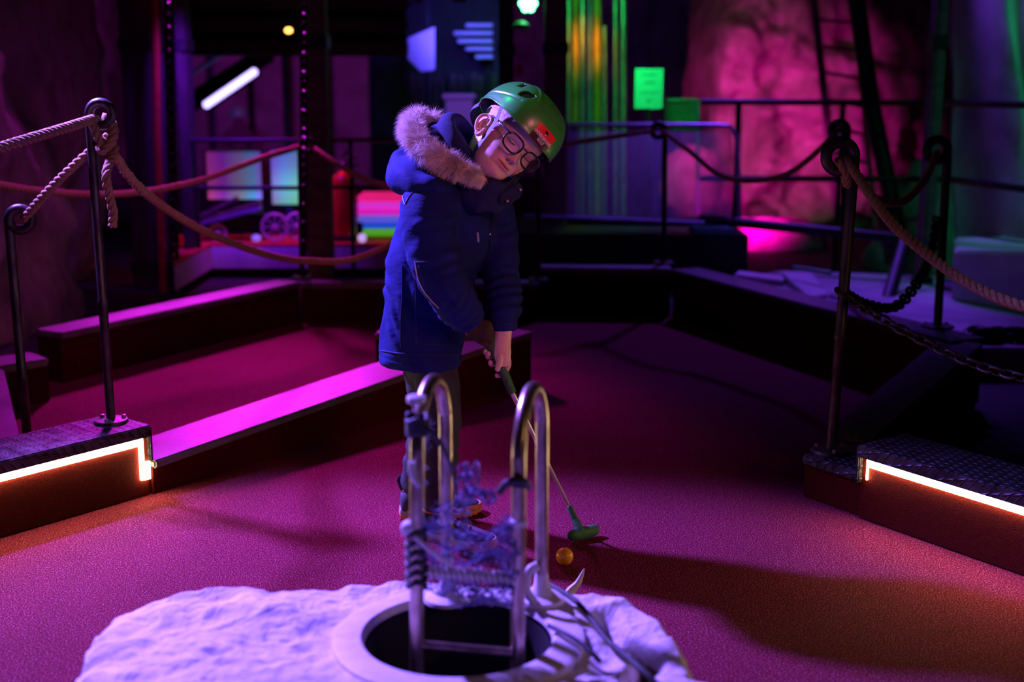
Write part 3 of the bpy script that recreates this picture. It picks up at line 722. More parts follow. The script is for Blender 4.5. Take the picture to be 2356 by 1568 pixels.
t = thing('bin', 'violet-lit plastic bin between the fur hood and the helmet', 'bin', W(1056, 300, 8.2))
a, b = W(1018, 222, 8.2), W(1095, 300, 8.2)
cx = (a.x + b.x) / 2
link('body', mesh(*prism_vf([(cx - .085, 8.2), (cx + .085, 8.2), (cx + .085, 8.4), (cx - .085, 8.4)], a.z - .02, b.z - .3)), M['pale_panel'], t)
link('rim', box((cx, 8.3, a.z), (.215, .25, .035), None, .01), M['pale_panel'], t)
solid('crate', 'dark crate standing under the violet bin', 'crate', box((cx, 8.3, (b.z - .3) / 2 - .01), (.3, .3, b.z - .3 + .02), None, .01), 'dark_wood')
solid('red_box', 'small red box on the wall under the green spotlight', 'box', pxbox(1186, 1202, 146, 178, 8.3, .08), 'ext_red')
# green spotlight
M['green_glow'] = emit('green_glow', (0.12, 1.0, 0.35), 14)
t = thing('green_spotlight', 'bright green spotlight with clustered lenses high above the helmet', 'spotlight', W(1215, 8, 8.0))
c = W(1215, 8, 8.0)
for k in range(7):
    a = 2 * PI * k / 6; q = c + V(0, -.018, 0) + (V(math.cos(a) * .034, 0, math.sin(a) * .034) if k < 6 else V(0, 0, 0))
    link('lens', smooth(mesh(*ellipsoid_vf(q, (.021, .012, .021), nu=14, nv=10))), M['green_glow'], t)
R = Matrix.Rotation(-PI / 2, 3, 'X')
link('housing', lathe([(.062, -.012), (.066, .0), (.066, .10), (.045, .14)], 24, R, c), M['black_iron'], t)
link('yoke', tube([c + V(-.075, .05, 0), c + V(-.075, .05, .12), c + V(.075, .05, .12), c + V(.075, .05, 0)], .008, 8), M['black_iron'], t)
M['bottle_green'] = mat('green_disc_paint', (0.15, 0.8, 0.25), (0.1, 0.6, 0.2), 0.4)
tag(link('reflector', lathe([(.02, .03), (.055, .01), (.058, -.01), (.03, -.02)], 20, c=W(1198, 60, 7.9)), M['bottle_green']), 'green-lit disc below the green spotlight', 'reflector')
spot('green_key', (-0.75, 3.5, 2.6), (-0.02, 3.08, 1.2), (0.02, 1.0, 0.3), 26, 11, .6, .08)  # unseen green spot added for the highlight on the helmet
spot('green_pipe_lamp', W(1345, 60, 8.3) + V(0, 0, .3), W(1390, 170, 9.6), (0.03, 1.0, 0.18), 34, 90, .7, .1)
spot('amber_pipe_lamp', W(1352, 40, 8.9), W(1350, 150, 9.7), (1.0, 0.35, 0.02), 14, 40, .7, .1)  # unseen amber light added to bring out the orange pipes
spot('stair_lamp', W(1040, 30, 8.8), W(1085, 100, 10.2), BLU, 90, 60, .7, .1)
spot('bin_lamp', W(1040, 90, 7.5), W(1056, 250, 8.2), (.25, .1, 1), 9, 40, .7, .05)  # unseen violet light added so the bin shows
spot('sheet_lamp', W(960, 40, 9.0), W(970, 115, 9.6), BLU, 9, 70, .7, .05)
# vertical pipes
M['galv'] = mat('galvanised', (0.55, 0.55, 0.5), (0.35, 0.35, 0.32), 0.35, 0.6, scale=10)
M['orange'] = mat('orange_paint', (0.9, 0.35, 0.04), (0.4, 0.15, 0.02), 0.5, scale=5)
for px, r, Y, m_, lab, lo, hi in ((1308, .016, 9.4, 'galv', 'yellow-green lit pipe just right of the broad pillar', 540, -60), (1340, .015, 9.3, 'galv', 'brightest green pipe, second from the broad pillar', 540, -60), (1357, .016, 9.4, 'blue_paint', 'teal pipe, third from the broad pillar', 540, -60),
        (1324, .022, 9.35, 'orange', 'orange-mottled pipe between the green ones', 540, -60), (1374, .028, 9.35, 'orange', 'orange plate edge between the green pipes', 540, -60), (1390, .018, 9.5, 'galv', 'thin green pipe right of the orange one', 540, 60), (1416, .016, 9.5, 'galv', 'green pipe second from the right of the pipe group', 540, -60), (1434, .022, 9.4, 'galv', 'rightmost green pipe beside the sign', 540, -60)):
    pole('pipe', lab, [W(px, hi, Y), W(px, lo, Y)], r, m_, 'pipe')
# sign
M['sign_face'] = mat('sign_face', (0.75, 0.78, 0.75), (0.7, 0.73, 0.7), 0.5, scale=5, bump=0)
M['sign_ink'] = mat('sign_ink', (0.16, 0.22, 0.17), (0.14, 0.2, 0.15), 0.6, scale=5, bump=0)
t = thing('sign', 'green-lit notice board with lines of unreadable print', 'sign', W(1492, 250, 8.6))
link('panel', pxbox(1462, 1524, 158, 250, 8.6, .02, .003), M['sign_face'], t)
for y, x0, x1, h in ((172, 1478, 1508, 4), (190, 1484, 1506, 5), (213, 1474, 1512, 3), (232, 1488, 1498, 5)):
    x = x0; mb = MB()
    while x < x1:
        w_ = random.uniform(2, 4); a = W(x, y - h / 2, 8.596); b = W(x + w_, y + h / 2, 8.596)
        mb.add(*box_vf(((a.x + b.x) / 2, 8.596, (a.z + b.z) / 2), (b.x - a.x, .004, a.z - b.z))); x += w_ + 1.4
    o = link('print_line', mb.mesh(), M['sign_ink'], t); o['kind'] = 'stuff'
link('post', tube([V(W(1492, 250, 8.63).x, 8.63, -.02), W(1492, 200, 8.63)], .015, 8), M['black_iron'], t)
spot('sign_lamp', W(1480, 90, 8.0), W(1500, 220, 8.6), (0.0, 1.0, 0.18), 20, 55, .8, .05)
# mesh cabinet behind the sign
def wire_grid(fn, nu, nv, r, seg=4):
    mb = MB()
    for i in range(nu + 1): mb.add(*tube_vf([fn(i / nu, j / 24) for j in range(25)], r, seg, cap=False))
    for j in range(nv + 1): mb.add(*tube_vf([fn(i / 60, j / nv) for i in range(61)], r, seg, cap=False))
    return mb.mesh()
t = thing('mesh_cage', 'green-lit mesh cage with bright top bar behind the sign', 'cage', W(1568, 290, 8.9))
link('top_bar', tube([W(1533, 231, 8.85), W(1603, 231, 8.85)], .014, 10), M['galv'], t)
link('back_panel', pxbox(1530, 1606, 236, 300, 9.0, .02), mat('green_panel', (.10, .3, .12), (.06, .2, .08), .6), t)
x = link('wire_mesh', wire_grid(lambda u, v: W(1530 + 76 * u, 232 + 68 * v, 8.88), 14, 12, .002), M['galv'], t); x['kind'] = 'stuff'
link('frame_post', tube([W(1606, 228, 8.85), W(1606, 578, 8.85)], .014, 8), M['blue_paint'], t)
# wire mesh tunnel
M['mesh_wire'] = mat('mesh_wire', (0.45, 0.42, 0.55), (0.35, 0.32, 0.45), 0.4, 0.5, scale=20, bump=0)
def tun(u, v):
    a = W(1310, 288, 7.3); b = W(1690, 293, 7.3); z0 = W(1500, 500, 7.3).z; z1 = a.z
    x = a.x + (b.x - a.x) * u; ang = v * PI / 2
    y = 7.3 + .45 * (1 - math.sin(min(1, v * 1.3) * PI / 2)) ** 1 * 0
    z = z0 + (z1 - z0) * v
    if u > .93: z = z0 + (z - z0) * (1 - .10 * ((u - .93) / .07) ** 2.2)
    return V(x, 7.3 + .10 * v * v, z)
t = thing('mesh_tunnel', 'purple-lit wire mesh barrier with rounded top corner behind the posts', 'barrier', W(1500, 500, 7.3))
x = link('wire_mesh', wire_grid(tun, 110, 60, .0016, 3), M['mesh_wire'], t); x['kind'] = 'stuff'
fr = [W(1308, 500, 7.3), W(1308, 286, 7.38), W(1500, 287, 7.38), W(1660, 289, 7.38), W(1684, 297, 7.38), W(1697, 325, 7.36), W(1700, 400, 7.34), W(1702, 512, 7.3)]
link('frame', tube(fr[:2] + spline(fr[2:6], 6) + fr[6:], .013, 10), M['mesh_wire'], t)
for px in (1320, 1508): link('stanchion', tube([W(px, 292, 7.42), W(px, 505, 7.36)], [.022, .012], 8), M['blue_paint'], t)
link('base_rail', tube([W(1305, 508, 7.3), W(1705, 515, 7.3)], .02, 8), M['black_iron'], t)
# dark stage block under the mesh tunnel
t = thing('stage_block', 'black stage box with thin blue-lit edge under the mesh barrier', 'stage', W(1450, 560, 7.1))
link('body', box((W(1440, 560, 7.2).x, 7.6, .14), (1.35, 1.0, .32), None, .008), M['black_iron'], t)
link('edge_strip', tube([W(1205, 497, 7.08), W(1620, 513, 7.08)], .011, 8), M['blue_paint'], t)
tag(link('green_mat', prism([W(1585, 473, 7.3).xy, W(1660, 473, 7.3).xy + Vector((0, .2)), W(1690, 500, 7.1).xy, W(1600, 500, 7.1).xy], .335, .30), mat('teal_mat', (.1, .35, .3), (.06, .25, .2), .6)), 'teal mat lying on the black stage below the mesh barrier', 'mat')
# magenta rock outcrop
def outcrop():
    v = []; f = []; nu, nv = 110, 120
    for i in range(nu + 1):
        for j in range(nv + 1):
            u = i / nu; w = j / nv; z = -.5 + 4.2 * w
            left = 1.60 + .22 * noise.noise(V(0, 0, z * 1.7)) + .15 * max(0, z - 1.3)
            x = left + (5.2 - left) * u
            y = 11.4 - .9 * math.sin(min(1, u * 1.6) * PI / 2) + .25 * w
            q = V(x * .8, z * .6 - x * .5, 0)
            y -= .38 * fbm((x, 3, z), 5, 1.3) + .24 * ridged((x * 1.3 + z * .6, 7, z - x * .4), 4, 1.4)
            if u < .05: y += (.05 - u) * 20
            v.append((x, y, z))
    for i in range(nu):
        for j in range(nv): f.append((i * (nv + 1) + j, (i + 1) * (nv + 1) + j, (i + 1) * (nv + 1) + j + 1, i * (nv + 1) + j + 1))
    return struct('wall_rock', mesh(v, f, True), M['rock'])
outcrop()
def lump(name, label, cat, c, r, m, amp=.15, seed=0, sc=2.0):
    v, f = ellipsoid_vf((0, 0, 0), (1, 1, 1), nu=40, nv=28)
    out = []
    for p in v:
        p = Vector(p); k = 1 + amp * fbm(p + V(seed, 0, 0), 4, sc); out.append(V(p.x * r[0] * k, p.y * r[1] * k, p.z * r[2] * k) + Vector(c))
    return solid(name, label, cat, mesh(out, f, True), m)
lump('boulder', 'round magenta-lit boulder seen through the wire mesh barrier', 'boulder', W(1590, 420, 10.4), (.26, .2, .30), 'rock', .15, 5)
lump('boulder', 'magenta-lit boulder low in front of the rock wall, below the thick bar', 'boulder', W(1770, 560, 9.0), (.42, .2, .20), 'rock', .2, 9)
solid('lamp_tube', 'bright pink upright lamp tube low before the magenta rock', 'lamp', tube([W(1643, 514, 7.9), W(1643, 566, 7.9)], .03, 12), emit('pink_tube', (1, 0, .22), 1.3))
# leaning ladder on the rock
M['alu'] = mat('ladder_metal', (0.4, 0.36, 0.38), (0.3, 0.26, 0.28), 0.5, 0.2, scale=10)
t = thing('tall_ladder', 'tall ladder leaning against the magenta rock wall', 'ladder', W(1930, 540, 9.3))
La0, La1, Lb0, Lb1 = W(1866, -60, 9.6), W(1930, 520, 9.0), W(1958, -60, 9.6), W(2018, 560, 9.0)
link('rail', tube([La0, La1], .03, 8), M['alu'], t); link('rail', tube([Lb0, Lb1], .022, 8), M['alu'], t)
for k in range(9): link('rung', tube([La0.lerp(La1, .08 + k * .105), Lb0.lerp(Lb1, .08 + k * .105)], .012, 8), M['black_iron'], t)
pole('leaning_beam', 'black beam leaning right of the tall ladder', [W(1965, -40, 8.2), W(2005, 240, 8.0), W(2072, 560, 7.8)], .055, 'black_iron', 'beam')
pole('leaning_beam', 'black prop slanting to the ground behind the right front rope', [W(2085, 545, 6.6), W(2040, 700, 6.2)], .035, 'black_iron', 'beam')
# violet lit slabs beyond the right kerb
M['stone_pale'] = mat('pale_stone', (0.45, 0.42, 0.46), (0.26, 0.24, 0.27), 0.7, scale=4, bump=0.4)
t = thing('stone_slab', 'violet-lit stone floor slab beyond the right kerb', 'slab', G(2150, 690, .1))
link('paving', prism([G(1640, 640, .10).xy, G(1800, 622, .1).xy, G(2420, 640, .1).xy, G(2480, 800, .1).xy, G(2230, 800, .10).xy], .10, 0, .01), M['stone_pale'], t)
solid('low_wall', 'teal-lit low sloping wall at the right edge behind the thick rope', 'wall', prism([G(2190, 690, .1).xy, G(2420, 735, .1).xy, G(2460, 680, .1).xy, G(2190, 650, .1).xy], [.34, .40, .40, .34], .10, .01), 'white_board')
p = [G(1800, 636, .13), G(1868, 636, .13), G(1905, 672, .13), G(1862, 678, .13)]
solid('tilted_board', 'purple-lit board lying on the slab left of the right front post', 'board', prism([q.xy for q in p], [.15, .15, .12, .12], .10, .004), 'white_board')
solid('tilted_board', 'thin violet-lit board behind the ribbed kerb', 'board', prism([G(1700, 622, .13).xy, G(1810, 636, .13).xy, G(1800, 645, .13).xy, G(1690, 630, .13).xy], .13, .10, .004), 'white_board')
for k in range(7):
    pass
chain('heap of thick black chain on the slab at the right edge', spline([G(2232, 762, .13), G(2270, 770, .13), G(2320, 768, .13), G(2420, 775, .13)], 10), .09, .055, .015, 'black_iron')
solid('green_bar', 'small green bar lying behind the violet boards', 'bar', tube([G(1826, 615, .2), G(1912, 628, .2)], .012, 8), 'bottle_green')
# dark shroud rock, right
lump('boulder', 'large dark boulder filling the right background below the green rail', 'boulder', (2.95, 8.1, .1), (.62, .4, .62), 'rock', .3, 14)
M['canvas'] = mat('canvas', (0.5, 0.5, 0.48), (0.3, 0.3, 0.3), 0.8, scale=3)
v = []; f = []
for i in range(31):
    for j in range(31):
        u, w = i / 30, j / 30; p = W(2200 + 260 * u - 60 * w * 0, 620 - 680 * w, 6.9 - 1.0 * u); dd = .10 * math.sin(u * 9 + w * 2) + .05 * fbm(p, 3, 3)
        v.append(p + V(0, dd, 0))
for i in range(30):
    for j in range(30): f.append((i * 31 + j, (i + 1) * 31 + j, (i + 1) * 31 + j + 1, i * 31 + j + 1))
me = mesh(v, f, True); o = solid('hanging_tarp', 'teal-lit draped tarpaulin at the far right edge', 'tarpaulin', me, 'canvas')
m_ = o.modifiers.new('s', 'SOLIDIFY'); m_.thickness = .01

# ================================================================== FOREGROUND ROCK
HC = G(1055, 1455, .25); HR = .158
t = NT('pale_rock'); co = t.coord('Object', (1, 1, 1)); nz = t.noise(co, 9, 8, 0.62, 1.2); n2 = t.noise(co, 60, 6); n3 = t.noise(co, 3.5, 5, .6, 2.0)
c = t.ramp(nz, [(0.28, (0.30, 0.22, 0.16)), (0.38, (0.70, 0.64, 0.60)), (0.6, (0.90, 0.87, 0.86))])
t.l(c, t.b.inputs['Base Color']); t.set(Roughness=0.75); b1 = t.bump(nz, 0.9, 0.022); t.bump(n2, 0.5, 0.005, b1); M['pale_rock'] = t.m
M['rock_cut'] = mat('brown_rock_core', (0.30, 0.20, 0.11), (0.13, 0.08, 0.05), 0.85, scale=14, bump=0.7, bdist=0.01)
M['cement'] = mat('cement_ring', (0.85, 0.82, 0.80), (0.68, 0.64, 0.62), 0.6, scale=30, bump=0.25, bdist=0.002)
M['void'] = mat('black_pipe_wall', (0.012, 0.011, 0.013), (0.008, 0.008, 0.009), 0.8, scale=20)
out = [G(x, y, .235) for x, y in ((1345, 1372), (1420, 1378), (1500, 1415), (1560, 1480), (1600, 1560))] + \
      [V(.58, 1.55, .2), V(.50, 1.33, .2), V(.2, 1.2, .2), V(-.2, 1.18, .2), V(-.55, 1.3, .2)] + \
      [G(x, y, .235) for x, y in ((160, 1580), (185, 1500), (225, 1425), (262, 1385), (330, 1365), (430, 1350), (540, 1352), (650, 1358), (760, 1352), (870, 1345), (960, 1348), (1080, 1345), (1200, 1352), (1280, 1366))]
ang = []; rad = []
for p in out:
    d = (p - HC); ang.append(math.atan2(d.y, d.x)); rad.append(math.hypot(d.x, d.y))
o_ = np.argsort(ang); ang = np.array(ang)[o_]; rad = np.array(rad)[o_]
ang = np.concatenate([ang - 2 * PI, ang, ang + 2 * PI]); rad = np.tile(rad, 3)
NA, NR = 560, 150; v = []; f = []; mi = []
R0 = HR * 1.26
def rock_z(p, r, Rm, a):
    q = V(p.x, p.y, 0)
    dirn = V(p.x * 2.4 + p.y * 1.6, p.y * 4.2 - p.x * 1.2, 0)
    z = .240 + .013 * fbm(q, 4, 4.5) + .010 * (ridged(dirn, 3, 1.2) - .9)
    z += .0045 * fbm(q, 3, 26) + .006 * (abs(noise.noise(V(p.x * 7 + p.y * 5, p.y * 16 - p.x * 4, 3))) ** .5 - .6) - .05 * max(0, -p.x - .42) * 1.2
    # fissure right of the ring
    lx = p.x - (.185 + .06 * noise.noise(V(0, p.y * 9, 0)) - .25 * (p.y - 1.98))
    if p.y < 2.12: z -= .085 * math.exp(-(lx / .016) ** 2) * min(1, (2.12 - p.y) / .06)
    l2 = p.x + .235 - .3 * (p.y - 2.0)
    z -= .035 * math.exp(-(l2 / .014) ** 2) * (1 if abs(p.y - 2.03) < .12 else 0) * math.cos((p.y - 2.03) / .12 * PI / 2) ** 2 if abs(p.y - 2.03) < .12 else 0
    k = (r - R0) / .06
    if k < 1: z += (.238 - z) * (1 - max(0, k)) * .8
    return z
for i in range(NA):
    a = 2 * PI * i / NA; a2 = a if a < PI else a - 2 * PI; Rm = float(np.interp(a2, ang, rad))
    Rm *= 1 + .02 * noise.noise(V(math.cos(a) * 3, math.sin(a) * 3, 0)) + .012 * noise.noise(V(math.cos(a) * 14, math.sin(a) * 14, 2))
    for j in range(NR + 1):
        s = j / NR
        if s < .86:
            k = s / .86; r = R0 + (Rm - R0) * k; p = V(HC.x + math.cos(a) * r, HC.y + math.sin(a) * r, 0)
            z = rock_z(p, r, Rm, a); e = max(0, (k - .90) / .10); z -= .022 * e ** 2
            v.append((p.x, p.y, z)); last = z
        else:
            k = (s - .86) / .14; w_ = .035 + .02 * noise.noise(V(math.cos(a) * 5, math.sin(a) * 5, 9)); r = Rm + w_ * math.sin(k * PI / 2) + .012 * fbm((math.cos(a) * 4, math.sin(a) * 4, k * 3), 3, 1.5) * (k > .05)
            z = last * (1 - k) - .005 * k; v.append((HC.x + math.cos(a) * r, HC.y + math.sin(a) * r, z))
for i in range(NA):
    i2 = (i + 1) % NA
    for j in range(NR): f.append((i * (NR + 1) + j, i * (NR + 1) + j + 1, i2 * (NR + 1) + j + 1, i2 * (NR + 1) + j)); mi.append(0)
me = mesh(v, f, True)
me.materials.append(M['pale_rock']); me.materials.append(M['rock_cut'])
no = get_no(me); 
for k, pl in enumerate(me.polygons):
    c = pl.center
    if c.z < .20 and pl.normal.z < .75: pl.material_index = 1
bm = bmesh.new(); bm.from_mesh(me); bmesh.ops.recalc_face_normals(bm, faces=bm.faces); bm.to_mesh(me); bm.free(); smooth(me)
t = thing('rock_mound', 'pale rock mound glowing violet in the foreground with a round black hole', 'rock', (HC.x, HC.y, 0))
link('stone', me, None, t)
prof = [(R0 + .010, .0), (R0 + .010, .2455), (R0 + .002, .2495), (HR + .004, .2505), (HR, .247), (HR - .002, .240), (HR - .003, .237)]
v, f = lathe_vf(prof, 96, None, (HC.x, HC.y, 0)); f = f[:-2]
link('cement_ring', smooth(recalc(mesh(v, f)), 40), M['cement'], t)
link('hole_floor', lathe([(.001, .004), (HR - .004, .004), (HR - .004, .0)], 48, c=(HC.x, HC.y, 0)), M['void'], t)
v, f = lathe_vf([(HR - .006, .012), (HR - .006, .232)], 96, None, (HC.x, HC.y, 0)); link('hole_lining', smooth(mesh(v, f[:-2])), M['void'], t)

# ================================================================== TUBE LADDER
PR = .0115
def Z(px, py, Y): return W(px, py, Y)
YF = 1.93; YBk = 2.14
t = thing('tube_ladder', 'bent steel tube ladder with tall rounded handrails rising out of the rock hole', 'ladder', (HC.x, 1.95, .02))
def hoop(fx, fy_bot, tx, ty, bx, by_bot, YF, YB, zb):
    f0 = W(fx, fy_bot, YF); top = W(tx, ty, (YF + YB) / 2)
    f0.z = .02; r = (YB - YF) / 2
    fxw = W(fx + 2, 1000, YF).x; bxw = W(bx, 1100, YB).x
    zc = top.z - r
    P = [V(W(fx, 1500, YF).x, YF, .02), V(W(fx, 1300, YF).x, YF, .02 + (zc - .02) * .5), V(fxw, YF, zc - .02)]
    arc = []
    for k in range(13):
        a = PI * k / 12; x = fxw + (bxw - fxw) * (1 - math.cos(a)) / 2
        arc.append(V(x, (YF + YB) / 2 - r * math.cos(a), zc + r * math.sin(a) * 1.0 - PR))
    P += arc + [V(bxw, YB, (zc + zb) / 2), V(bxw, YB, zb)]
    return spline(P, 4)
h1 = hoop(957, 1540, 1003, 862, 1026, 1380, YF, YF + .19, .255); h2 = hoop(1192, 1500, 1222, 880, 1247, 1340, YF, YF + .19, .255)
link('handrail', tube(h1, PR, 16), M['steel'], t); link('handrail', tube(h2, PR, 16), M['steel'], t)
for y, x0, x1 in ((1312, 975, 1192), (1482, 978, 1200), (1420, 1010, 1190)):
    if y == 1420: continue
    link('rung', tube([W(x0 - 16, y, YF), W(x1, y + 20, YF)], .0075, 12), M['steel'], t)
for hh in (h1, h2):
    e = hh[-1]; link('foot_flange', lathe([(.011, .055), (.013, .028), (.022, .012), (.040, .006), (.042, 0)], 24, c=(e.x, e.y, .252)), M['cement'], t)
e = h2[-1]
link('foot_bracket', tube(spline([V(e.x - .012, e.y - .028, .256), V(e.x - .028, e.y - .03, .285), V(e.x - .022, e.y - .026, .315), V(e.x - .008, e.y - .018, .322)], 6), .008, 10), M['plastic_white'], t)
for (px, py, Y, r) in ((1192, 1108, YF, .016), (1193, 1200, YF, .014), (958, 918, YF + .006, .015)):
    p = W(px, py, Y); link('clamp_ring', lathe([(r * .8, -.006), (r, -.004), (r, .004), (r * .8, .006)], 18, c=p), M['plastic_white'] if py != 1108 else M['black_rubber'], t)
tag(link('curved_horn', tube(spline([W(1290, 1445, 2.55), W(1306, 1372, 2.6), W(1330, 1340, 2.61), W(1344, 1308, 2.61)], 6), list(np.interp(np.arange(19), [0, 6, 12, 16, 18], [.022, .020, .012, .006, .002])), 12, flat=.5), M['plastic_white']), 'curved pale horn-shaped peg on the carpet behind the rock', 'peg')
# cords wound on the ladder
M['cord'] = mat('dark_cord', (0.03, 0.03, 0.045), (0.02, 0.02, 0.03), 0.55, scale=60)
M['white_tie'] = mat('white_tie', (0.75, 0.72, 0.75), (0.6, 0.58, 0.6), 0.5, scale=40)
def coil(c, r, turns, h, rr, ph=0):
    return [c + V(math.cos(a + ph) * r, math.sin(a + ph) * r, h * (k / (turns * 16)) - h / 2 + .003 * math.sin(a * 3)) for k, a in [(k, 2 * PI * k / 16) for k in range(int(turns * 16) + 1)]]
def cord(label, pts, r, m='cord'): return tag(link('cord', tube(pts, r, 8), M[m]), label, 'cord')
c0 = W(961, 978, YF)
cord('black cord coiled around the left handrail near its top', coil(c0, .0155, 4.5, .030, .004), .0042)
cord('black cord trailing down from the coil across the left handrail', spline([c0 + V(.012, -.012, 0), W(1000, 1000, YF - .02), W(1030, 1050, YF - .01), W(1045, 1100, YF + .02), W(1052, 1150, YF + .04)], 8), .0038)
tag(link('hook', tube(spline([W(948, 1062, YF - .016), W(948, 1085, YF - .018), W(956, 1105, YF - .018), W(968, 1114, YF - .018)], 8), .0055, 10), M['plastic_white']), 'pale curved plastic hook on the left handrail', 'hook')
solid('tie', 'pale tape wrapped around the left handrail above the net', 'tie', remesh(MB().add(*ellipsoid_vf(W(945, 1212, YF), (.016, .016, .012))).add(*ellipsoid_vf(W(940, 1222, YF - .004), (.011, .01, .010))).mesh(), .002, 2), 'white_tie')
cord('dark cord knotted on the right handrail beside the net', spline([W(1150, 1130, YF), W(1165, 1112, YF - .015), W(1185, 1105, YF - .018), W(1208, 1108, YF - .014), W(1212, 1120, YF + .01), W(1190, 1122, YF + .016)], 8), .0065)
cord('dark cord wrapped tightly around the lower left handrail', coil(W(957, 1285, YF), .0145, 6, .10, .003), .0045)
cord('pale cord looped from the left handrail down to the rung', spline([W(955, 1235, YF - .014), W(985, 1262, YF - .016), W(1015, 1285, YF - .01), W(1040, 1300, YF)], 8), .004, 'white_tie')
cord('pale cord wound along the upper rung of the ladder', [W(985 + 205 * k / 160, 1313 + 18 * k / 160, YF) + V(0, math.cos(k * .6) * .0095, math.sin(k * .6) * .0095) for k in range(161)], .0028, 'white_tie')
def on_rock(px, py, h=.255): return G(px, py, h)
M['green_strap'] = mat('dark_green_strap', (0.03, 0.05, 0.03), (0.02, 0.03, 0.02), 0.6, scale=40)
cord('dark green strap running over the rock from the right handrail foot', spline([on_rock(1268, 1345, .262), on_rock(1320, 1378, .262), on_rock(1362, 1425, .255), on_rock(1398, 1472, .25), on_rock(1455, 1520, .256), on_rock(1540, 1600, .256)], 10), .0050, 'green_strap')
cord('dark cable lying across the cement ring on the right', spline([on_rock(1262, 1438, .259), on_rock(1310, 1462, .263), on_rock(1350, 1490, .258), on_rock(1380, 1520, .255)], 8), .0042)

# net, crumpled between the handrails: every string a thin tube, joined
M['net'] = mat('net_string', (0.22, 0.20, 0.50), (0.09, 0.08, 0.26), 0.5, scale=60)
mb = MB()
def netp(u, w):
    px = 960 + 232 * u; py = 1175 + 190 * w + 45 * (1 - w) * math.sin(u * PI) * 1.1 - 60 * (1 - w) * math.exp(-((u - .5) / .2) ** 2) * 0
    p = W(px, py, YF - .012 + .03 * math.sin(u * PI))
    return p + V(.012 * noise.noise(V(u * 7, w * 7, 0)), .030 * noise.noise(V(u * 5, w * 5, 4)), .012 * noise.noise(V(u * 7, w * 7, 9)))
N1, N2 = 20, 16
for k in range(-N2, N1 + 1):
    A_ = []; B_ = []
    for s in range(0, 41):
        w = s / 40; u = (k + w * N2) / N1
        if 0 <= u <= 1: A_.append(netp(u, w))
        u2 = 1 - u
        if 0 <= u2 <= 1: B_.append(netp(u2, w))
    for Q in (A_, B_):
        if len(Q) > 2: mb.add(*tube_vf(Q, .0011, 4, cap=False))
# tangled strands gathered in bunches
def tangle(c, rx, rz, n, r):
    for _ in range(int(n * .6)):
        q = Vector(c) + V(random.gauss(0, rx), random.gauss(0, .008), random.gauss(0, rz)); a0 = random.uniform(0, 6.28); R_ = random.uniform(.006, .016); ti = random.uniform(.2, 1)
        pts = [q + V(math.cos(a0 + k * 1.1) * R_, random.gauss(0, .004), math.sin(a0 + k * 1.1) * R_ * ti) + V(random.gauss(0, .002), 0, random.gauss(0, .002)) for k in range(5)]
        mb.add(*tube_vf(spline(pts, 6), r, 4, cap=False))
pass
#tangle(W(1078, 1100, YF), .012, .022, 14, .0018); tangle(W(1095, 1150, YF), .024, .014, 16, .0018); 0 and tangle(W(1050, 1190, YF), .028, .022, 18, .0016)
0 and tangle(W(1170, 1250, YF), .012, .028, 12, .0016); 0 and tangle(W(1030, 1300, YF), .030, .026, 26, .0017); 0 and tangle(W(1100, 1350, YF), .034, .016, 22, .0016); 0 and tangle(W(1000, 1230, YF), .012, .030, 12, .0016)
#tangle(W(1080, 1395, YF), .022, .010, 10, .0015)
def net_patch(cx, cy, w, h, n, amp, seed):
    def P(u, v): 
        q = V(u * 3.1 + seed, v * 3.1, seed); return W(cx + (u - .5) * w, cy + (v - .5) * h, YF - .006) + Vector((noise.noise(q), noise.noise(q + V(9, 0, 0)) * 1.3, noise.noise(q + V(0, 9, 0)))) * amp + Vector((noise.noise(q * 3), 0, noise.noise(q * 3 + V(4, 4, 4)))) * amp * .4
    for k in range(-n, n + 1):
        for fl in (0, 1):
            Q = []
            for s in range(25):
                v_ = s / 24; u = (k + v_ * n) / n
                if 0 <= u <= 1: Q.append(P(1 - u if fl else u, v_))
            if len(Q) > 2: mb.add(*tube_vf(Q, .0011, 4, cap=False))
for a in ((1080, 1092, 40, 50, 4, .016, 1), (1100, 1135, 80, 30, 5, .02, 2), (1040, 1190, 80, 70, 5, .024, 3), (1110, 1365, 150, 50, 8, .020, 5), (1165, 1240, 50, 90, 4, .018, 6)): net_patch(*a)
o = tag(link('net', mb.mesh(True), M['net']), 'tangled blue-violet net strung between the ladder handrails', 'net'); o['kind'] = 'stuff'

# ================================================================== BALL AND PUTTER
M['ball'] = mat('orange_ball', (0.95, 0.42, 0.02), (0.90, 0.38, 0.015), 0.22, scale=8, bump=0)
BC = G(1299, 1279, .0214); 
v, f = ellipsoid_vf(BC, (.0213,) * 3, nu=64, nv=48)
out_ = []; gold = PI * (3 - 5 ** .5); dn = [V(math.sqrt(1 - y * y) * math.cos(k * gold), math.sqrt(1 - y * y) * math.sin(k * gold), y) for k in range(300) for y in [1 - 2 * (k + .5) / 300]]
D_ = np.array([tuple(d) for d in dn])
for p in v:
    d = (Vector(p) - BC).normalized(); m = float(np.max(D_ @ np.array(tuple(d)))); an = math.acos(min(1, m)); k = max(0, 1 - (an / .085) ** 2); out_.append(Vector(p) - d * .00035 * k)
tag(link('golf_ball', mesh(out_, f, True), M['ball']), 'orange-yellow golf ball on the carpet in front of the putter', 'ball')
M['putter_green'] = mat('putter_rubber', (0.035, 0.16, 0.05), (0.025, 0.12, 0.04), 0.6, scale=60, bump=0.4)
M['chrome'] = mat('chrome', (0.85, 0.83, 0.82), (0.78, 0.76, 0.75), 0.22, .55, scale=10, bump=0)
PT = W(1119, 757, 3.03); PE = W(1178, 902, 3.045); SE = W(1314, 1172, 3.115)
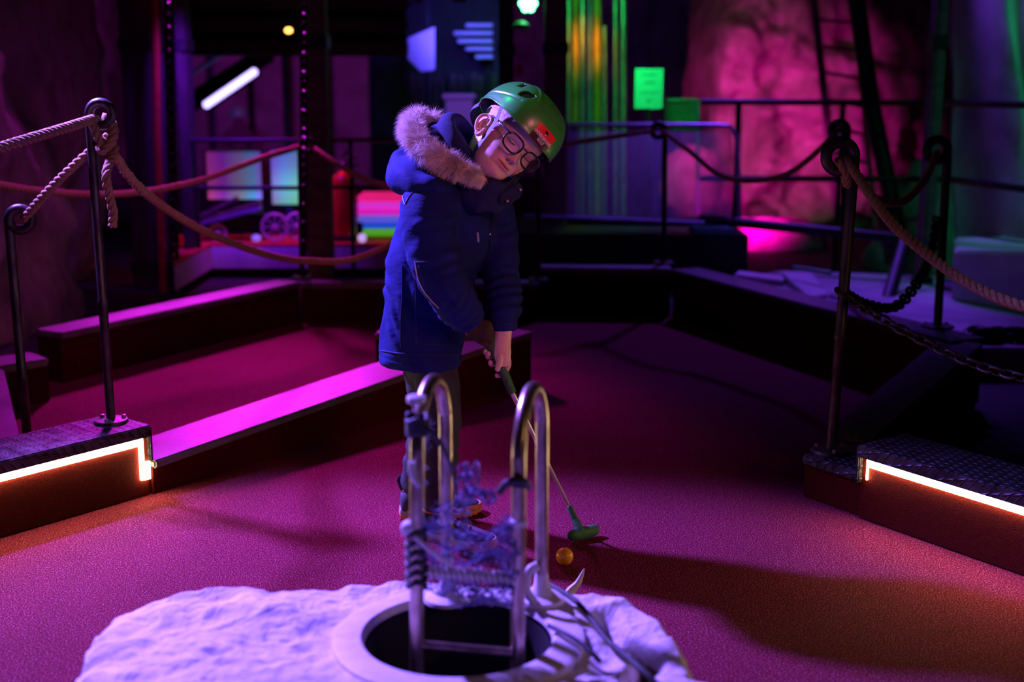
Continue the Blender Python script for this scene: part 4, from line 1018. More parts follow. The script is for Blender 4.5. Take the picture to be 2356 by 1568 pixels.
t = thing('putter', 'mini golf putter with green grip, chrome shaft and green rubber head', 'putter', G(1342, 1228, 0))
gp = []; gr = []
for k in range(60):
    gp.append(PT.lerp(PE, k / 59)); gr.append(.0128 - .0022 * k / 59 + (.0009 if k % 2 else 0))
link('grip', tube(gp, gr, 18), M['putter_green'], t)
sp_ = []; sr = []; n = 7
for k in range(n):
    a = PE.lerp(SE, k / n); b = PE.lerp(SE, (k + .97) / n); r = .0066 - .0030 * k / n
    sp_ += [a, b]; sr += [r, r]
sp_.append(SE.lerp(PE, -.02)); sr.append(.0030)
link('shaft', tube(sp_, sr, 14), M['chrome'], t)
hc = G(1343, 1226, .0172) ; xa = (G(1392, 1200, .02) - G(1297, 1222, .02)).normalized(); xa.z = 0.0; xa.normalize()
za = V(0, 0, 1); ya = za.cross(xa).normalized(); za = xa.cross(ya)
RM = Matrix((xa, ya, za)).transposed()
HL = .100
def head():
    mb = MB(); pts = []; rr = []
    for k in range(25):
        s = -1 + 2 * k / 24; pts.append(RM @ V(s * HL / 2, 0, .001 + .002 * s * s)); e = (1 - abs(s) ** 5) ** .5 if abs(s) < 1 else .12
        rr.append((max(.15, e) * .0165, max(.15, e) * .0135))
    mb.add(*tube_vf([hc + p for p in pts], rr, 18, up=(0, 0, 1)))
    q = hc + RM @ V(-.012, 0, .008)
    mb.add(*tube_vf([q, q.lerp(SE, .55), SE + (PE - SE).normalized() * .012], [.0125, .0095, .0075], 16))
    return mb.mesh()
link('club_head', remesh(head(), .0013, 4), M['putter_green'], t)

# ================================================================== THE BOY
YB = 3.10
PW = thing('person', 'boy in navy parka, green helmet and glasses bending over a putter', 'person', G(1030, 1225, 0))
# ---- head frame: x his right, y forward, z up; origin between the ears at eye level
cR, cU, cB = Vector((1, 0, 0)), CAM_U.copy(), -CAM_F
e_w = .70 * cR - .71 * cU; u_w = .71 * cR + .70 * cU
TH = math.radians(33)
HX = -(math.cos(TH) * e_w - math.sin(TH) * cB); HY = math.sin(TH) * e_w + math.cos(TH) * cB; HZ = HX.cross(HY).normalized()
HX.normalize(); HY = HZ.cross(HX).normalized()
HM = Matrix((HX, HY, HZ)).transposed()
HO = W(1168, 325, 3.06)
def H(x, y, z): return HO + HM @ Vector((x, y, z))
def Hme(me): set_co(me, get_co(me) @ np.array(HM.transposed()) + np.array(HO)); me.update(); return me
# skin materials
t = NT('skin'); at_ = t.n('ShaderNodeVertexColor'); at_.layer_name = 'col'
co = t.coord('Object'); mx = t.n('ShaderNodeMixRGB', blend_type='MULTIPLY'); mx.inputs[0].default_value = 1
t.l(at_.outputs[0], mx.inputs[1]); t.l(t.ramp(t.noise(co, 60, 4), [(.3, (.93, .90, .90)), (.7, (1, 1, 1))]), mx.inputs[2]); t.l(mx.outputs[0], t.b.inputs['Base Color'])
t.set(Roughness=.48); t.b.inputs['Subsurface Weight'].default_value = .12; t.b.inputs['Subsurface Radius'].default_value = (.012, .004, .002); t.b.inputs['Subsurface Scale'].default_value = .5
t.bump(t.noise(co, 900, 2), .08, .001); M['skin'] = t.m
def fz(z, tab):
    return np.interp(z, [a for a, b in tab], [b for a, b in tab])
front = [(-.100, .040), (-.094, .058), (-.088, .068), (-.080, .074), (-.072, .0755), (-.064, .073), (-.058, .0765), (-.052, .0785), (-.045, .0775), (-.038, .0775), (-.028, .0785), (-.015, .0780), (0, .0765), (.012, .0810), (.022, .0850), (.040, .0870), (.060, .083), (.080, .070), (.095, .052), (.105, .033), (.112, .0)]
back = [(-.100, -.03), (-.088, -.045), (-.07, -.062), (-.045, -.078), (-.02, -.090), (.01, -.099), (.04, -.100), (.06, -.095), (.08, -.079), (.095, -.058), (.105, -.035), (.112, -.0)]
side = [(-.100, .030), (-.094, .036), (-.088, .042), (-.078, .048), (-.065, .054), (-.05, .059), (-.035, .063), (-.015, .0665), (.005, .069), (.03, .0725), (.05, .0715), (.07, .063), (.085, .052), (.098, .036), (.106, .022), (.112, .0)]
NZ, NP = 300, 320
zs = np.concatenate([np.linspace(-.100, .03, 240), np.linspace(.0308, .1118, 60)])
F_ = fz(zs, front); B_ = fz(zs, back); S_ = fz(zs, side)
ker = np.ones(9) / 9
def sm1(a): return np.convolve(np.pad(a, 4, mode='edge'), ker, 'valid')
F_ = sm1(F_); B_ = sm1(B_); S_ = sm1(S_)
phi = np.linspace(0, 2 * PI, NP, endpoint=False)
# more columns at the front
phi = phi + .35 * np.sin(2 * (phi - PI / 2)) * .0
c_, s_ = np.cos(phi), np.sin(phi)
Zg = np.repeat(zs[:, None], NP, 1)
yc = -.012
ex = .92
Xg = S_[:, None] * np.sign(c_)[None] * np.abs(c_)[None] ** ex
Yg = np.where(s_[None] > 0, yc + (F_[:, None] - yc) * np.abs(s_)[None] ** .88, yc + (B_[:, None] - yc) * np.abs(s_)[None] ** .95)
fr_ = np.clip(s_[None] * 1.6, 0, 1) * np.ones_like(Zg)
def g(x0, z0, sx, sz): return np.exp(-((Xg - x0) / sx) ** 2 - ((Zg - z0) / sz) ** 2)
aX = np.abs(Xg)
def ga(x0, z0, sx, sz): return np.exp(-((aX - x0) / sx) ** 2 - ((Zg - z0) / sz) ** 2)
dY = 0
# nose
br = np.clip((-Zg + .004) / .030, 0, 1); br = br * br * (3 - 2 * br)
dY = dY + .0145 * np.exp(-(aX / (.0065 + .003 * br)) ** 2) * br * np.where(Zg < -.030, np.exp(-((Zg + .030) / .0065) ** 2), 1)
dY += .0050 * g(0, -.029, .008, .007) + .0075 * ga(.0095, -.0325, .0048, .0052) - .0055 * ga(.0062, -.0385, .0030, .0022)
dY += .0025 * np.exp(-(aX / .007) ** 2) * np.exp(-((Zg - .002) / .012) ** 2)
# eye sockets, lids
dY -= .0085 * ga(.029, .001, .0145, .0085); dY -= .003 * ga(.014, -.002, .006, .008)
dY += .0068 * ga(.0295, -.001, .0115, .0070)
lid = np.exp(-((aX - .0295) / .0125) ** 6) * np.exp(-((Zg + .0035 - 16 * (aX - .0295) ** 2) / .0011) ** 2)
crs = np.exp(-((aX - .0295) / .0130) ** 4) * np.exp(-((Zg - .0050 + 18 * (aX - .0295) ** 2) / .0013) ** 2)
dY -= .0016 * lid + .0012 * crs
dY -= .0012 * np.exp(-((aX - .027) / .013) ** 4) * np.exp(-((Zg + .0115 - 12 * (aX - .027) ** 2) / .002) ** 2)
# brows, cheeks
dY += .0022 * ga(.027, .0165, .017, .0055); dY += .0038 * ga(.036, -.030, .016, .016); dY -= .0025 * ga(.050, -.055, .012, .016)
# lips
lipw = np.clip(1 - (aX / .021) ** 2, 0, 1)
mz = -.0530 + .0016 * (aX / .02) ** 2 + .0004 * np.sin(Xg * 200)
dY += .0026 * lipw * np.exp(-((Zg - mz - .0042) / .0034) ** 2) + .0034 * lipw ** .8 * np.exp(-((Zg - mz + .0050) / .0042) ** 2)
dY -= .0046 * np.exp(-(aX / .0215) ** 6) * np.exp(-((Zg - mz) / .0012) ** 2)
dY -= .0012 * g(0, -.044, .0022, .004); dY -= .0022 * ga(.024, -.0535, .0035, .003); dY -= .0028 * g(0, -.066, .014, .004)
dY += .0030 * g(0, -.080, .014, .010)
Yg = Yg + dY * fr_
Hco = np.stack([Xg, Yg, Zg], -1).reshape(-1, 3)
hv = [tuple(p) for p in Hco]; hf = []
for i in range(NZ - 1):
    for k in range(NP):
        k2 = (k + 1) % NP; hf.append((i * NP + k, i * NP + k2, (i + 1) * NP + k2, (i + 1) * NP + k))
hf.append(tuple(reversed(range(NP)))); hf.append(tuple((NZ - 1) * NP + k for k in range(NP)))
# colours in head space
col = np.tile(np.array([.80, .50, .42]), (len(hv), 1))
def paint(msk, c): 
    m = np.clip(msk.reshape(-1, 1), 0, 1); col[:] = col * (1 - m) + np.array(c) * m
paint(.35 * ga(.040, -.032, .018, .014) * fr_, (.85, .33, .30)); paint(.3 * g(0, -.031, .010, .008) * fr_, (.85, .36, .32))
lipm = np.clip(lipw * 1.4, 0, 1) * np.where(Zg > mz, np.clip(1 - ((Zg - mz) / .0065) ** 4, 0, 1), np.clip(1 - ((mz - Zg) / .0085) ** 4, 0, 1)) * fr_
paint(.75 * lipm, (.62, .22, .22)); paint(.75 * np.exp(-(aX / .0215) ** 6) * np.exp(-((Zg - mz) / .0009) ** 2) * fr_, (.20, .05, .05))
paint(.9 * lid * fr_, (.06, .03, .03)); paint(.35 * crs * fr_, (.45, .22, .2)); paint(.8 * ga(.0062, -.0388, .0030, .0018) * fr_, (.12, .03, .03))
brow = np.exp(-((aX - .028) / .0175) ** 4) * np.exp(-((Zg - .0165 + .0000 - .10 * (aX - .028) + 14 * (aX - .028) ** 2) / .0030) ** 2)
paint(.45 * brow * fr_, (.42, .27, .20)); paint(.25 * ga(.029, -.010, .014, .004) * fr_, (.60, .30, .30))
head = mesh(hv, hf); 
# ears in head space
def ear(sgn):
    mb = MB(); c = V(.0665 * sgn, .003, -.019)
    def E(a, b, o):
        a, b, o = a * .84, b * .84, o * .62
        return c + V(sgn * (.004 + o + .010 * max(0, -a / .016)), a - b * .12, b)   # a: forward, b: up, o: out
    hel = [E(.011, .006, .0), E(.014, .018, .003), E(.006, .0285, .006), E(-.008, .0295, .008), E(-.0185, .020, .010), E(-.0205, .004, .010), E(-.016, -.012, .007), E(-.008, -.0225, .004), E(.002, -.0275, .002), E(.009, -.023, .0), E(.010, -.015, -.001)]
    P = spline(hel, 8); mb.add(*tube_vf(P, [.0028 + .0012 * math.sin(PI * k / (len(P) - 1)) + (.0022 if k > len(P) * .72 else 0) for k in range(len(P))], 10))
    an = [E(-.003, .020, .003), E(-.011, .014, .004), E(-.0125, .0, .005), E(-.009, -.010, .004), E(.001, -.015, .003)]
    mb.add(*tube_vf(spline(an, 8), .0026, 8)); mb.add(*tube_vf(spline([E(-.011, .013, .003), E(-.004, .013, .002), E(.004, .010, .0)], 6), .0022, 8))
    mb.add(*ellipsoid_vf(E(.010, -.008, .0005), (.0035, .0038, .0055), nu=12, nv=10))
    # dish behind
    Rm = Matrix.Rotation(sgn * .42, 3, 'Z')
    mb.add(*ellipsoid_vf(c + V(sgn * .004, -.004, .001), (.0030, .0150, .0225), Rm, 24, 18))
    mb.add(*tube_vf([c + V(-.010 * sgn, -.002, 0), c + V(.004 * sgn, -.004, 0)], [(.018, .010), (.017, .010)], 16, up=(0, 0, 1)))
    return remesh(mb.mesh(), .0009, 4, .5)
body = MB(); nh = len(hv)
head_me = mesh([HO + HM @ Vector(p) for p in hv], hf)
earR = Hme(ear(1)); earL = Hme(ear(-1))
# ---- neck, trunk, arms, legs under the clothes, grown as one skin
def skin_body(J, E, R, root=0, sub=2):
    me = bpy.data.meshes.new('sk'); me.from_pydata([tuple(p) for p in J], E, []); me.update()
    o = bpy.data.objects.new('sk', me); COL.objects.link(o); m = o.modifiers.new('s', 'SKIN'); m.use_smooth_shade = True
    if not me.skin_vertices: me.skin_vertices.new()
    for k, r in enumerate(R):
        sv = me.skin_vertices[0].data[k]; sv.radius = (r, r) if not isinstance(r, tuple) else r; sv.use_root = (k == root)
    ss = o.modifiers.new('u', 'SUBSURF'); ss.levels = sub; ss.render_levels = sub
    r = realize(o); bpy.data.objects.remove(o); return r
RX, RY = Vector((-.50, -.86, 0)), Vector((.86, -.50, 0))    # trunk: his right, and forward
hips = W(985, 800, 3.14); waist = W(985, 690, 3.14); chest = W(1025, 530, 3.12); neck0 = W(1085, 425, 3.10); neck1 = H(0, -.02, -.03)
shR = W(990, 468, 3.00); elR = W(1012, 640, 2.93); wrR = W(1092, 750, 2.995)
shL = W(1135, 470, 3.20); elL = W(1160, 640, 3.13); wrL = W(1153, 778, 3.03)
hipR = W(1005, 830, 3.08); knR = W(1012, 1000, 3.02); anR = W(1010, 1185, 3.04)
hipL = W(970, 830, 3.20); knL = W(985, 985, 3.22); anL = W(950, 1120, 3.28)
J = [hips, waist, chest, neck0, neck1, shR, elR, wrR, shL, elL, wrL, hipR, knR, anR, hipL, knL, anL]
E = [(0, 1), (1, 2), (2, 3), (3, 4), (2, 5), (5, 6), (6, 7), (2, 8), (8, 9), (9, 10), (0, 11), (11, 12), (12, 13), (0, 14), (14, 15), (15, 16)]
R_ = [.060, .060, .065, .036, .040, .034, .026, .018, .034, .026, .019, .040, .032, .024, .040, .030, .024]
bsk = skin_body(J, E, R_)
# ---- hands (his left is bare and lit; the right is inside a dark glove)
gd = (PE - PT).normalized()                      # along the grip, downwards
def gp_at(px, py):                               # the point of the grip axis nearest this pixel
    k = ((px - 1119) * 59 + (py - 757) * 145) / (59 ** 2 + 145 ** 2); return PT.lerp(PE, k)
def finger(pts, r, mb, tip=True):
    P = spline(pts, 7); n = len(P)
    rr = [r * (1 - .22 * k / (n - 1) + .05 * math.cos(k / (n - 1) * 3 * 2 * PI)) for k in range(n)]; rr[-1] *= .72; rr[0] *= .95
    e = P[-1] + (P[-1] - P[-2]).normalized() * r * .32
    mb.add(*tube_vf(P + [e], rr + [r * .38], 14))
def hand_left():
    mb = MB(); up = CAM_U; rt = CAM_R; to = cB
    def q(px, py, d=0.0): return W(px, py, 3.035) + to * d
    wr = q(1156, 768, .0); k1 = q(1158, 838, .012)
    # back of the hand: a flattened loft from wrist to knuckles
    P = [q(1157, 755, .0), q(1156, 778, .000), q(1155, 795, .004), q(1156, 812, .008), q(1157, 828, .010), q(1157, 840, .008)]
    mb.add(*tube_vf(P, [(.0225, .019), (.0215, .0175), (.0215, .0165), (.0215, .0155), (.0180, .014), (.012, .011)], 20, up=rt))
    # thumb down along the grip
    finger([q(1150, 806, .012), q(1151, 822, .020), q(1148, 838, .022), q(1144, 851, .019)], .0086, mb)
    # index, at the far side, pointing down past the grip
    finger([q(1166, 815, .004), q(1170, 832, .002), q(1167, 846, -.004), q(1160, 858, -.012), q(1148, 864, -.016), q(1141, 863, -.012)], .0078, mb)
    # middle, ring, little wrap behind the grip and come out at its left
    finger([q(1160, 800, -.004), q(1156, 818, -.020), q(1143, 832, -.026), q(1131, 838, -.014), q(1128, 832, .004)], .0080, mb)
    finger([q(1156, 792, -.006), q(1146, 808, -.022), q(1133, 818, -.024), q(1122, 820, -.010), q(1125, 811, .006)], .0076, mb)
    finger([q(1152, 786, -.006), q(1140, 798, -.022), q(1126, 808, -.022), q(1117, 812, -.010), q(1116, 804, .002)], .0066, mb)
    me = remesh(mb.mesh(), .0011, 3, .5)
    return me, q
handL, q_ = hand_left()
neckm = MB()
P = [neck0 + (neck1 - neck0) * -.3, neck0, neck0.lerp(H(0, -.02, -.075), .6), H(0, -.012, -.075), H(0, -.018, -.04)]
neckm.add(*tube_vf(P, [(.060, .055), (.050, .048), (.044, .044), (.044, .046), (.046, .05)], 28))
parts = [(head_me, col)]
def cskin(me): return np.tile(np.array([.80, .50, .42]), (len(me.vertices), 1))
ce = cskin(earR); 
eco = (get_co(earR) - np.array(HO)) @ np.array(HM)
dist = np.sqrt(((eco[:, 1] + .010) / .010) ** 2 + ((eco[:, 2] + .006) / .014) ** 2)
ce = ce * (1 - .55 * np.exp(-dist ** 2)[:, None]) + np.array([.50, .12, .10]) * .55 * np.exp(-dist ** 2)[:, None]
parts += [(earR, ce), (earL, cskin(earL)), (handL, cskin(handL))]
nm = neckm.mesh(); parts.append((nm, cskin(nm))); parts.append((bsk, cskin(bsk)))
# nails on thumb tip
hc_ = get_co(handL); tn = np.array(q_(1144, 847, .030)); dn_ = np.sqrt(((hc_ - tn) ** 2).sum(1)); k_ = np.clip(1 - (dn_ / .0065) ** 4, 0, 1)[:, None] * .5
parts[3] = (handL, parts[3][1] * (1 - k_) + np.array([.90, .66, .60]) * k_)
mb = MB(); cc = []
for me_, c_arr in parts: mb.addmesh(me_); cc.append(c_arr)
bm_ = mb.mesh(True); set_color(bm_, np.concatenate(cc)); recalc(bm_); smooth(bm_)
link('body', bm_, M['skin'], PW)
# eyelashes
M['lash'] = mat('lash', (.03, .02, .02), (.02, .01, .01), .6, bump=0)
for sx in (1, -1):
    pts = [H(sx * (.0295 + k * .0014), .0762 + .0 - 9 * (k * .0014) ** 2 * 1.5, -.0040 + 16 * (k * .0014) ** 2) for k in range(-8, 9)]
    link('eyelashes', tube(pts, .0010, 6), M['lash'], PW)

# ---- hair
M['hair'] = mat('short_hair', (.62, .48, .38), (.40, .29, .22), .65, scale=90, nscale=(1, 1, .3), bump=.7, bdist=.001)
mb = MB()
def skull(th, z, off):
    S__ = np.interp(z, zs, S_); B__ = np.interp(z, zs, B_); F__ = np.interp(z, zs, F_); c, s = math.cos(th), math.sin(th)
    x = S__ * math.copysign(abs(c) ** ex, c); y = yc + (F__ - yc) * abs(s) ** .88 if s > 0 else yc + (B__ - yc) * abs(s) ** .95
    d = V(x, (y - yc), 0).normalized(); return V(x, y, z) + d * off
v = []; f = []; n1, n2 = 150, 50
for i in range(n1 + 1):
    th = math.radians(34) - math.radians(248) * i / n1           # from in front of the right ear round the back
    a = i / n1; back_ = math.sin(a * PI)
    zlo = -.052 * back_ ** .5 + .012 * (1 - back_) + (.014 if .10 < a < .20 or .80 < a < .90 else 0)
    for j in range(n2 + 1):
        w = j / n2; z = zlo + (.085 - zlo) * w; off = (.0012 + .0045 * min(1, w * 4) * back_ + .0010 * min(1, w * 6)) + .0012 * noise.noise(V(th * 9, z * 90, 0)) 
        p = skull(th, z, off); v.append(H(*p))
for i in range(n1):
    for j in range(n2): f.append((i * (n2 + 1) + j, (i + 1) * (n2 + 1) + j, (i + 1) * (n2 + 1) + j + 1, i * (n2 + 1) + j + 1))
mb.add(v, f)
for _ in range(2600):
    i = random.random(); th = math.radians(34) - math.radians(248) * i; bk = math.sin(i * PI); zlo = -.050 * bk ** .5 + .012 * (1 - bk)
    z = random.uniform(zlo, .05); p0 = skull(th, z, .002); L_ = .004 + .014 * bk * min(1, max(0, (z + .045) / .03))
    p1 = skull(th - random.uniform(-.03, .03), z - L_ * .8, .002 + L_ * .35)
    tn = V(-math.sin(th), math.cos(th), 0) * .0006; mb.add([H(*(p0 - tn)), H(*(p0 + tn)), H(*p1)], [(0, 1, 2)])
o = link('hair', mb.mesh(True), M['hair'], PW)

# ---- helmet
M['shell'] = mat('helmet_green', (.045, .38, .055), (.040, .34, .050), .36, scale=3, bump=0)
M['shell_dark'] = mat('helmet_liner', (.02, .02, .03), (.012, .012, .02), .6, scale=30)
HCc = V(0, -.012, .030); hrx, hry, hrz = .1000, .1210, .1130; en = 2.35
def shell(az, el, k=1.0):                         # az round from his right (+x) through front (+y); el 0..pi/2
    c, s = math.cos(az), math.sin(az); ce_, se = math.cos(el), math.sin(el)
    x, y, z = c * ce_, s * ce_, se
    r = (abs(x / hrx) ** en + abs(y / hry) ** en + abs(z / hrz) ** en) ** (-1 / en)
    return HCc + V(x, y, z) * r * k
def rim_z(az):
    s = math.sin(az); c = math.cos(az)
    return (.004 * max(0, s) ** 2 + .000) + (-.016 * max(0, -s) ** 1.5) + .008 * c * c
def in_vent(p):
    if p.x > 0:
        y, z = p.y, p.z
        a1 = abs((y - .000) * .8 + (z - .112) * .45) < .0085 and abs((z - .112) * .9 - (y - 0) * .35) < .0105
        d = V(y - .046, z - .098, 0); a2 = (abs(d.x * .95 + d.y * .25) / .015) ** 3 + (abs(d.y * .95 - d.x * .3) / .0125) ** 3 < 1
        return a1 or a2
    y, z = p.y, p.z; d = V(y - .046, z - .098, 0)
    return (abs((y) * .8 + (z - .112) * .45) < .0085 and abs((z - .112) * .9 - y * .35) < .0105) or (abs(d.x * .95 + d.y * .25) / .015) ** 3 + (abs(d.y * .95 - d.x * .3) / .0125) ** 3 < 1
NAZ, NEL = 360, 110
v = []; f = []
for i in range(NAZ):
    az = 2 * PI * i / NAZ
    for j in range(NEL + 1):
        el = PI / 2 * (1 - (1 - j / NEL)) * .9995; p = shell(az, el)
        zr = rim_z(az); w = 1 - min(1, el / .5)
        p = V(p.x, p.y, p.z + zr * w)
        # styling lines: groove round the upper side, crest edge
        gl = p.z - (.088 - .20 * (p.y + .06) ** 2 * 8 if p.y < .085 else 9)
        gy = math.exp(-((p.y + .078 - .12 * (p.z - .08)) / .0022) ** 2) * (1 if .055 < p.z < .135 else 0)
        gz = math.exp(-((p.z - .066 - .22 * (p.y - .0)) / .0024) ** 2) * (1 if -.078 < p.y < .060 and abs(p.x) > .03 else 0)
        ridge = math.exp(-((abs(p.x) - .042 - .12 * (p.y)) / .0040) ** 2) * (1 if p.z > .09 and p.y < .07 else 0)
        top_in = -.003 if (abs(p.x) < .038 + .12 * p.y and p.z > .10) else 0
        dd = -.0022 * max(gy, gz) + .0016 * ridge + top_in * .6
        lipk = math.exp(-(el / .035) ** 2); dd += .0012 * lipk
        nrm = (p - HCc).normalized(); v.append(p + nrm * dd)
for i in range(NAZ):
    i2 = (i + 1) % NAZ
    for j in range(NEL):
        a, b, c, d = i * (NEL + 1) + j, i2 * (NEL + 1) + j, i2 * (NEL + 1) + j + 1, i * (NEL + 1) + j + 1
        cen = (Vector(v[a]) + Vector(v[c])) / 2
        if not in_vent(cen): f.append((a, b, c, d))
shell_v = v
me = mesh([H(*p) for p in v], f, True)
hel = link('helmet', me, [M['shell'], M['shell_dark']], PW); 
so = hel.modifiers.new('s', 'SOLIDIFY'); so.thickness = .0045; so.offset = -1; so.material_offset = 1; so.material_offset_rim = 0
# inner liner, seen through the vents
v = []; f = []
for i in range(96):
    for j in range(31): v.append(H(*(shell(2 * PI * i / 96, PI / 2 * j / 30 * .999, .925) + V(0, 0, rim_z(2 * PI * i / 96) * (1 - j / 30) + .002))))
for i in range(96):
    i2 = (i + 1) % 96
    for j in range(30): f.append((i * 31 + j, i2 * 31 + j, i2 * 31 + j + 1, i * 31 + j + 1))
link('liner', mesh(v, f, True), M['shell_dark'], hel)
# dark rear cradle
cr = [H(*(shell(math.radians(a), 0, .96) + V(0, -.006, z))) for a, z in ((200, -.012), (225, -.030), (250, -.042), (270, -.046), (290, -.042), (315, -.030), (340, -.012))]
link('rear_cradle', tube(spline(cr, 6), [(.010, .003)] * 37, 10, up=HZ), M['shell_dark'], hel)
M['brim'] = M['shell_dark']
# sticker on the front
def on_shell(x, z, off=.0008):                   # front surface point at local x,z
    lo, hi = 0.0, .2
    for _ in range(30):
        y = (lo + hi) / 2; q = V(x, y, z) - HCc
        k = (abs(q.x / hrx) ** en + abs(q.y / hry) ** en + abs(q.z / hrz) ** en)
        if k < 1: lo = y
        else: hi = y
    p = V(x, lo, z); n = V(p.x / hrx ** 2, (p.y - HCc.y) / hry ** 2, (p.z - HCc.z) / hrz ** 2).normalized(); return p + n * (.0012 + off)
M['st_red'] = mat('sticker_red', (.85, .02, .04), (.80, .02, .04), .35, bump=0)
M['st_dark'] = mat('sticker_dark', (.06, .015, .02), (.05, .012, .018), .35, bump=0)
M['st_white'] = mat('sticker_white', (.85, .83, .82), (.8, .78, .78), .4, bump=0)
SXc, SZc, SW, SH = -.002, .0540, .060, .043
def st_pt(a, b, off):                            # a to the reader's right (his left), b up, metres
    r = math.radians(0); return H(*on_shell(SXc - a, SZc + b * .96, off))
def patch(a0, a1, b0, b1, off, n=14):
    v = [st_pt(a0 + (a1 - a0) * i / n, b0 + (b1 - b0) * j / n, off) for i in range(n + 1) for j in range(n + 1)]
    f = [(i * (n + 1) + j, (i + 1) * (n + 1) + j, (i + 1) * (n + 1) + j + 1, i * (n + 1) + j + 1) for i in range(n) for j in range(n)]
    return recalc(mesh(v, f, True))
st = link('sticker', patch(-SW / 2, SW / 2, -SH / 2, SH / 2, .0003), M['st_dark'], hel)
link('sticker_top', patch(-SW / 2, SW / 2, -.001, SH / 2, .0007), M['st_red'], hel)
def text_mesh(s, size, a0, b0, off, sx=1.0):
    cu = bpy.data.curves.new('t', 'FONT'); cu.body = s; cu.size = size; cu.align_x = 'CENTER'; cu.resolution_u = 3; cu.offset = size * .03
    o = bpy.data.objects.new('t', cu); COL.objects.link(o); me = realize(o); bpy.data.objects.remove(o)
    bm = bmesh.new(); bm.from_mesh(me); bmesh.ops.triangulate(bm, faces=bm.faces); bmesh.ops.subdivide_edges(bm, edges=[e for e in bm.edges if e.calc_length() > .004], cuts=2); bmesh.ops.triangulate(bm, faces=bm.faces)
    bm.to_mesh(me); bm.free()
    co = get_co(me); set_co(me, np.array([tuple(st_pt(a0 + p[0] * sx, b0 + p[1], off)) for p in co])); return me
x_ = link('lettering', text_mesh('UNDERGROUND', .0108, 0, -.0052, .0013, .72), M['st_white'], hel); x_['label'] = 'white lettering UNDERGROUND'
x_ = link('lettering', text_mesh('GOLF', .0108, .001, -.0150, .0013, .80), M['st_white'], hel); x_['label'] = 'white lettering GOLF'
def disc(a0, b0, ra, rb, off, m, nm, n=20, lo=0, hi=2 * PI):
    v = [st_pt(a0, b0, off)] + [st_pt(a0 + ra * math.cos(lo + (hi - lo) * k / n), b0 + rb * math.sin(lo + (hi - lo) * k / n), off) for k in range(n + 1)]
    return link(nm, recalc(mesh(v, [(0, k + 1, k + 2) for k in range(n)])), M[m], hel)
disc(0, .0118, .0048, .0058, .0011, 'st_dark', 'emblem'); disc(0, .0090, .0033, .0030, .0015, 'st_white', 'emblem_beard', 12, PI, 2 * PI)
disc(0, .0145, .0062, .0016, .0015, 'st_dark', 'emblem_brim')
# straps
M['strap'] = mat('navy_webbing', (.03, .035, .20), (.02, .025, .15), .6, scale=120, bump=.4, bdist=.001)
def strap(pts, w=.0085, th=.0008): return tube(spline([H(*p) for p in pts], 8), [(th, w)] * ((len(pts) - 1) * 8 + 1), 8, up=HX)
link('strap', strap([(.090, .030, .040), (.076, .032, .010), (.0665, .028, -.020), (.0600, .024, -.050), (.050, .020, -.080), (.030, .022, -.100), (0, .026, -.106)]), M['strap'], hel)
link('strap', strap([(-.090, .030, .040), (-.080, .032, .010), (-.074, .028, -.020), (-.068, .024, -.050), (-.056, .020, -.080), (-.030, .022, -.100), (0, .026, -.106)]), M['strap'], hel)
# ---- glasses
M['frame_navy'] = mat('navy_glasses_frame', (.015, .018, .06), (.012, .014, .05), .18, scale=20, bump=0)
M['shell'].node_tree.nodes['Principled BSDF'].inputs['Coat Weight'].default_value = .7; M['shell'].node_tree.nodes['Principled BSDF'].inputs['Coat Roughness'].default_value = .28
t = NT('lens'); tr = t.n('ShaderNodeBsdfTransparent'); gl = t.n('ShaderNodeBsdfGlossy'); gl.inputs['Roughness'].default_value = .03; gl.inputs[0].default_value = (.8, 1, .9, 1)
mxs = t.n('ShaderNodeMixShader'); mxs.inputs[0].default_value = .10; t.l(tr.outputs[0], mxs.inputs[1]); t.l(gl.outputs[0], mxs.inputs[2]); t.l(mxs.outputs[0], t.out.inputs[0]); M['lens'] = t.m
gla = link('glasses', None, None, PW) if False else None
def lens_pt(sx, a, k=1.0):
    c, s = math.cos(a), math.sin(a); x = .0255 * k * (abs(c) ** .66) * (1 if c > 0 else -1); z = .0190 * k * (abs(s) ** .70) * (1 if s > 0 else -1)
    if s < 0: x *= 1 - .10 * abs(s)
    X = sx * (.0330 + x); return V(X, .0945 - 2.6 * (abs(X) - .006) ** 2 * (1 if abs(X) > .006 else 0) + z * .06, -.004 + z)
mb = MB()
for sx in (1, -1):
    v, f = tube_vf([H(*lens_pt(sx, 2 * PI * k / 48)) for k in range(48)], [(.0017, .0024)] * 48, 8, closed=True, up=HY); mb.add(v, f)
mb.add(*tube_vf(spline([H(*p) for p in ((.0090, .0945, .004), (.004, .0965, .0062), (-.004, .0965, .0062), (-.0090, .0945, .004))], 5), .0019, 8))
frm = link('glasses', recalc(mb.mesh(True)), M['frame_navy'], PW)
for sx in (1, -1):
    n = 36; v = [H(*(lens_pt(sx, 0, 0)))] + [H(*lens_pt(sx, 2 * PI * k / n, .97)) for k in range(n)]
    me = mesh(v, [(0, 1 + k, 1 + (k + 1) % n) for k in range(n)], True); link('lens', me, M['lens'], frm)
    link('temple', tube(spline([H(*p) for p in ((sx * .0525, .0885, .006), (sx * .0600, .084, .007), (sx * .0710, .050, .009), (sx * .0735, .010, .012), (sx * .074, -.008, .010), (sx * .073, -.020, -.004))], 6), [(.0024, .0012)] * 31, 8, up=HZ), M['frame_navy'], frm)
    link('nose_pad', smooth(mesh(*ellipsoid_vf(H(sx * .0085, .0885, -.006), (.002, .003, .004), nu=10, nv=8))), M['lens'], frm)

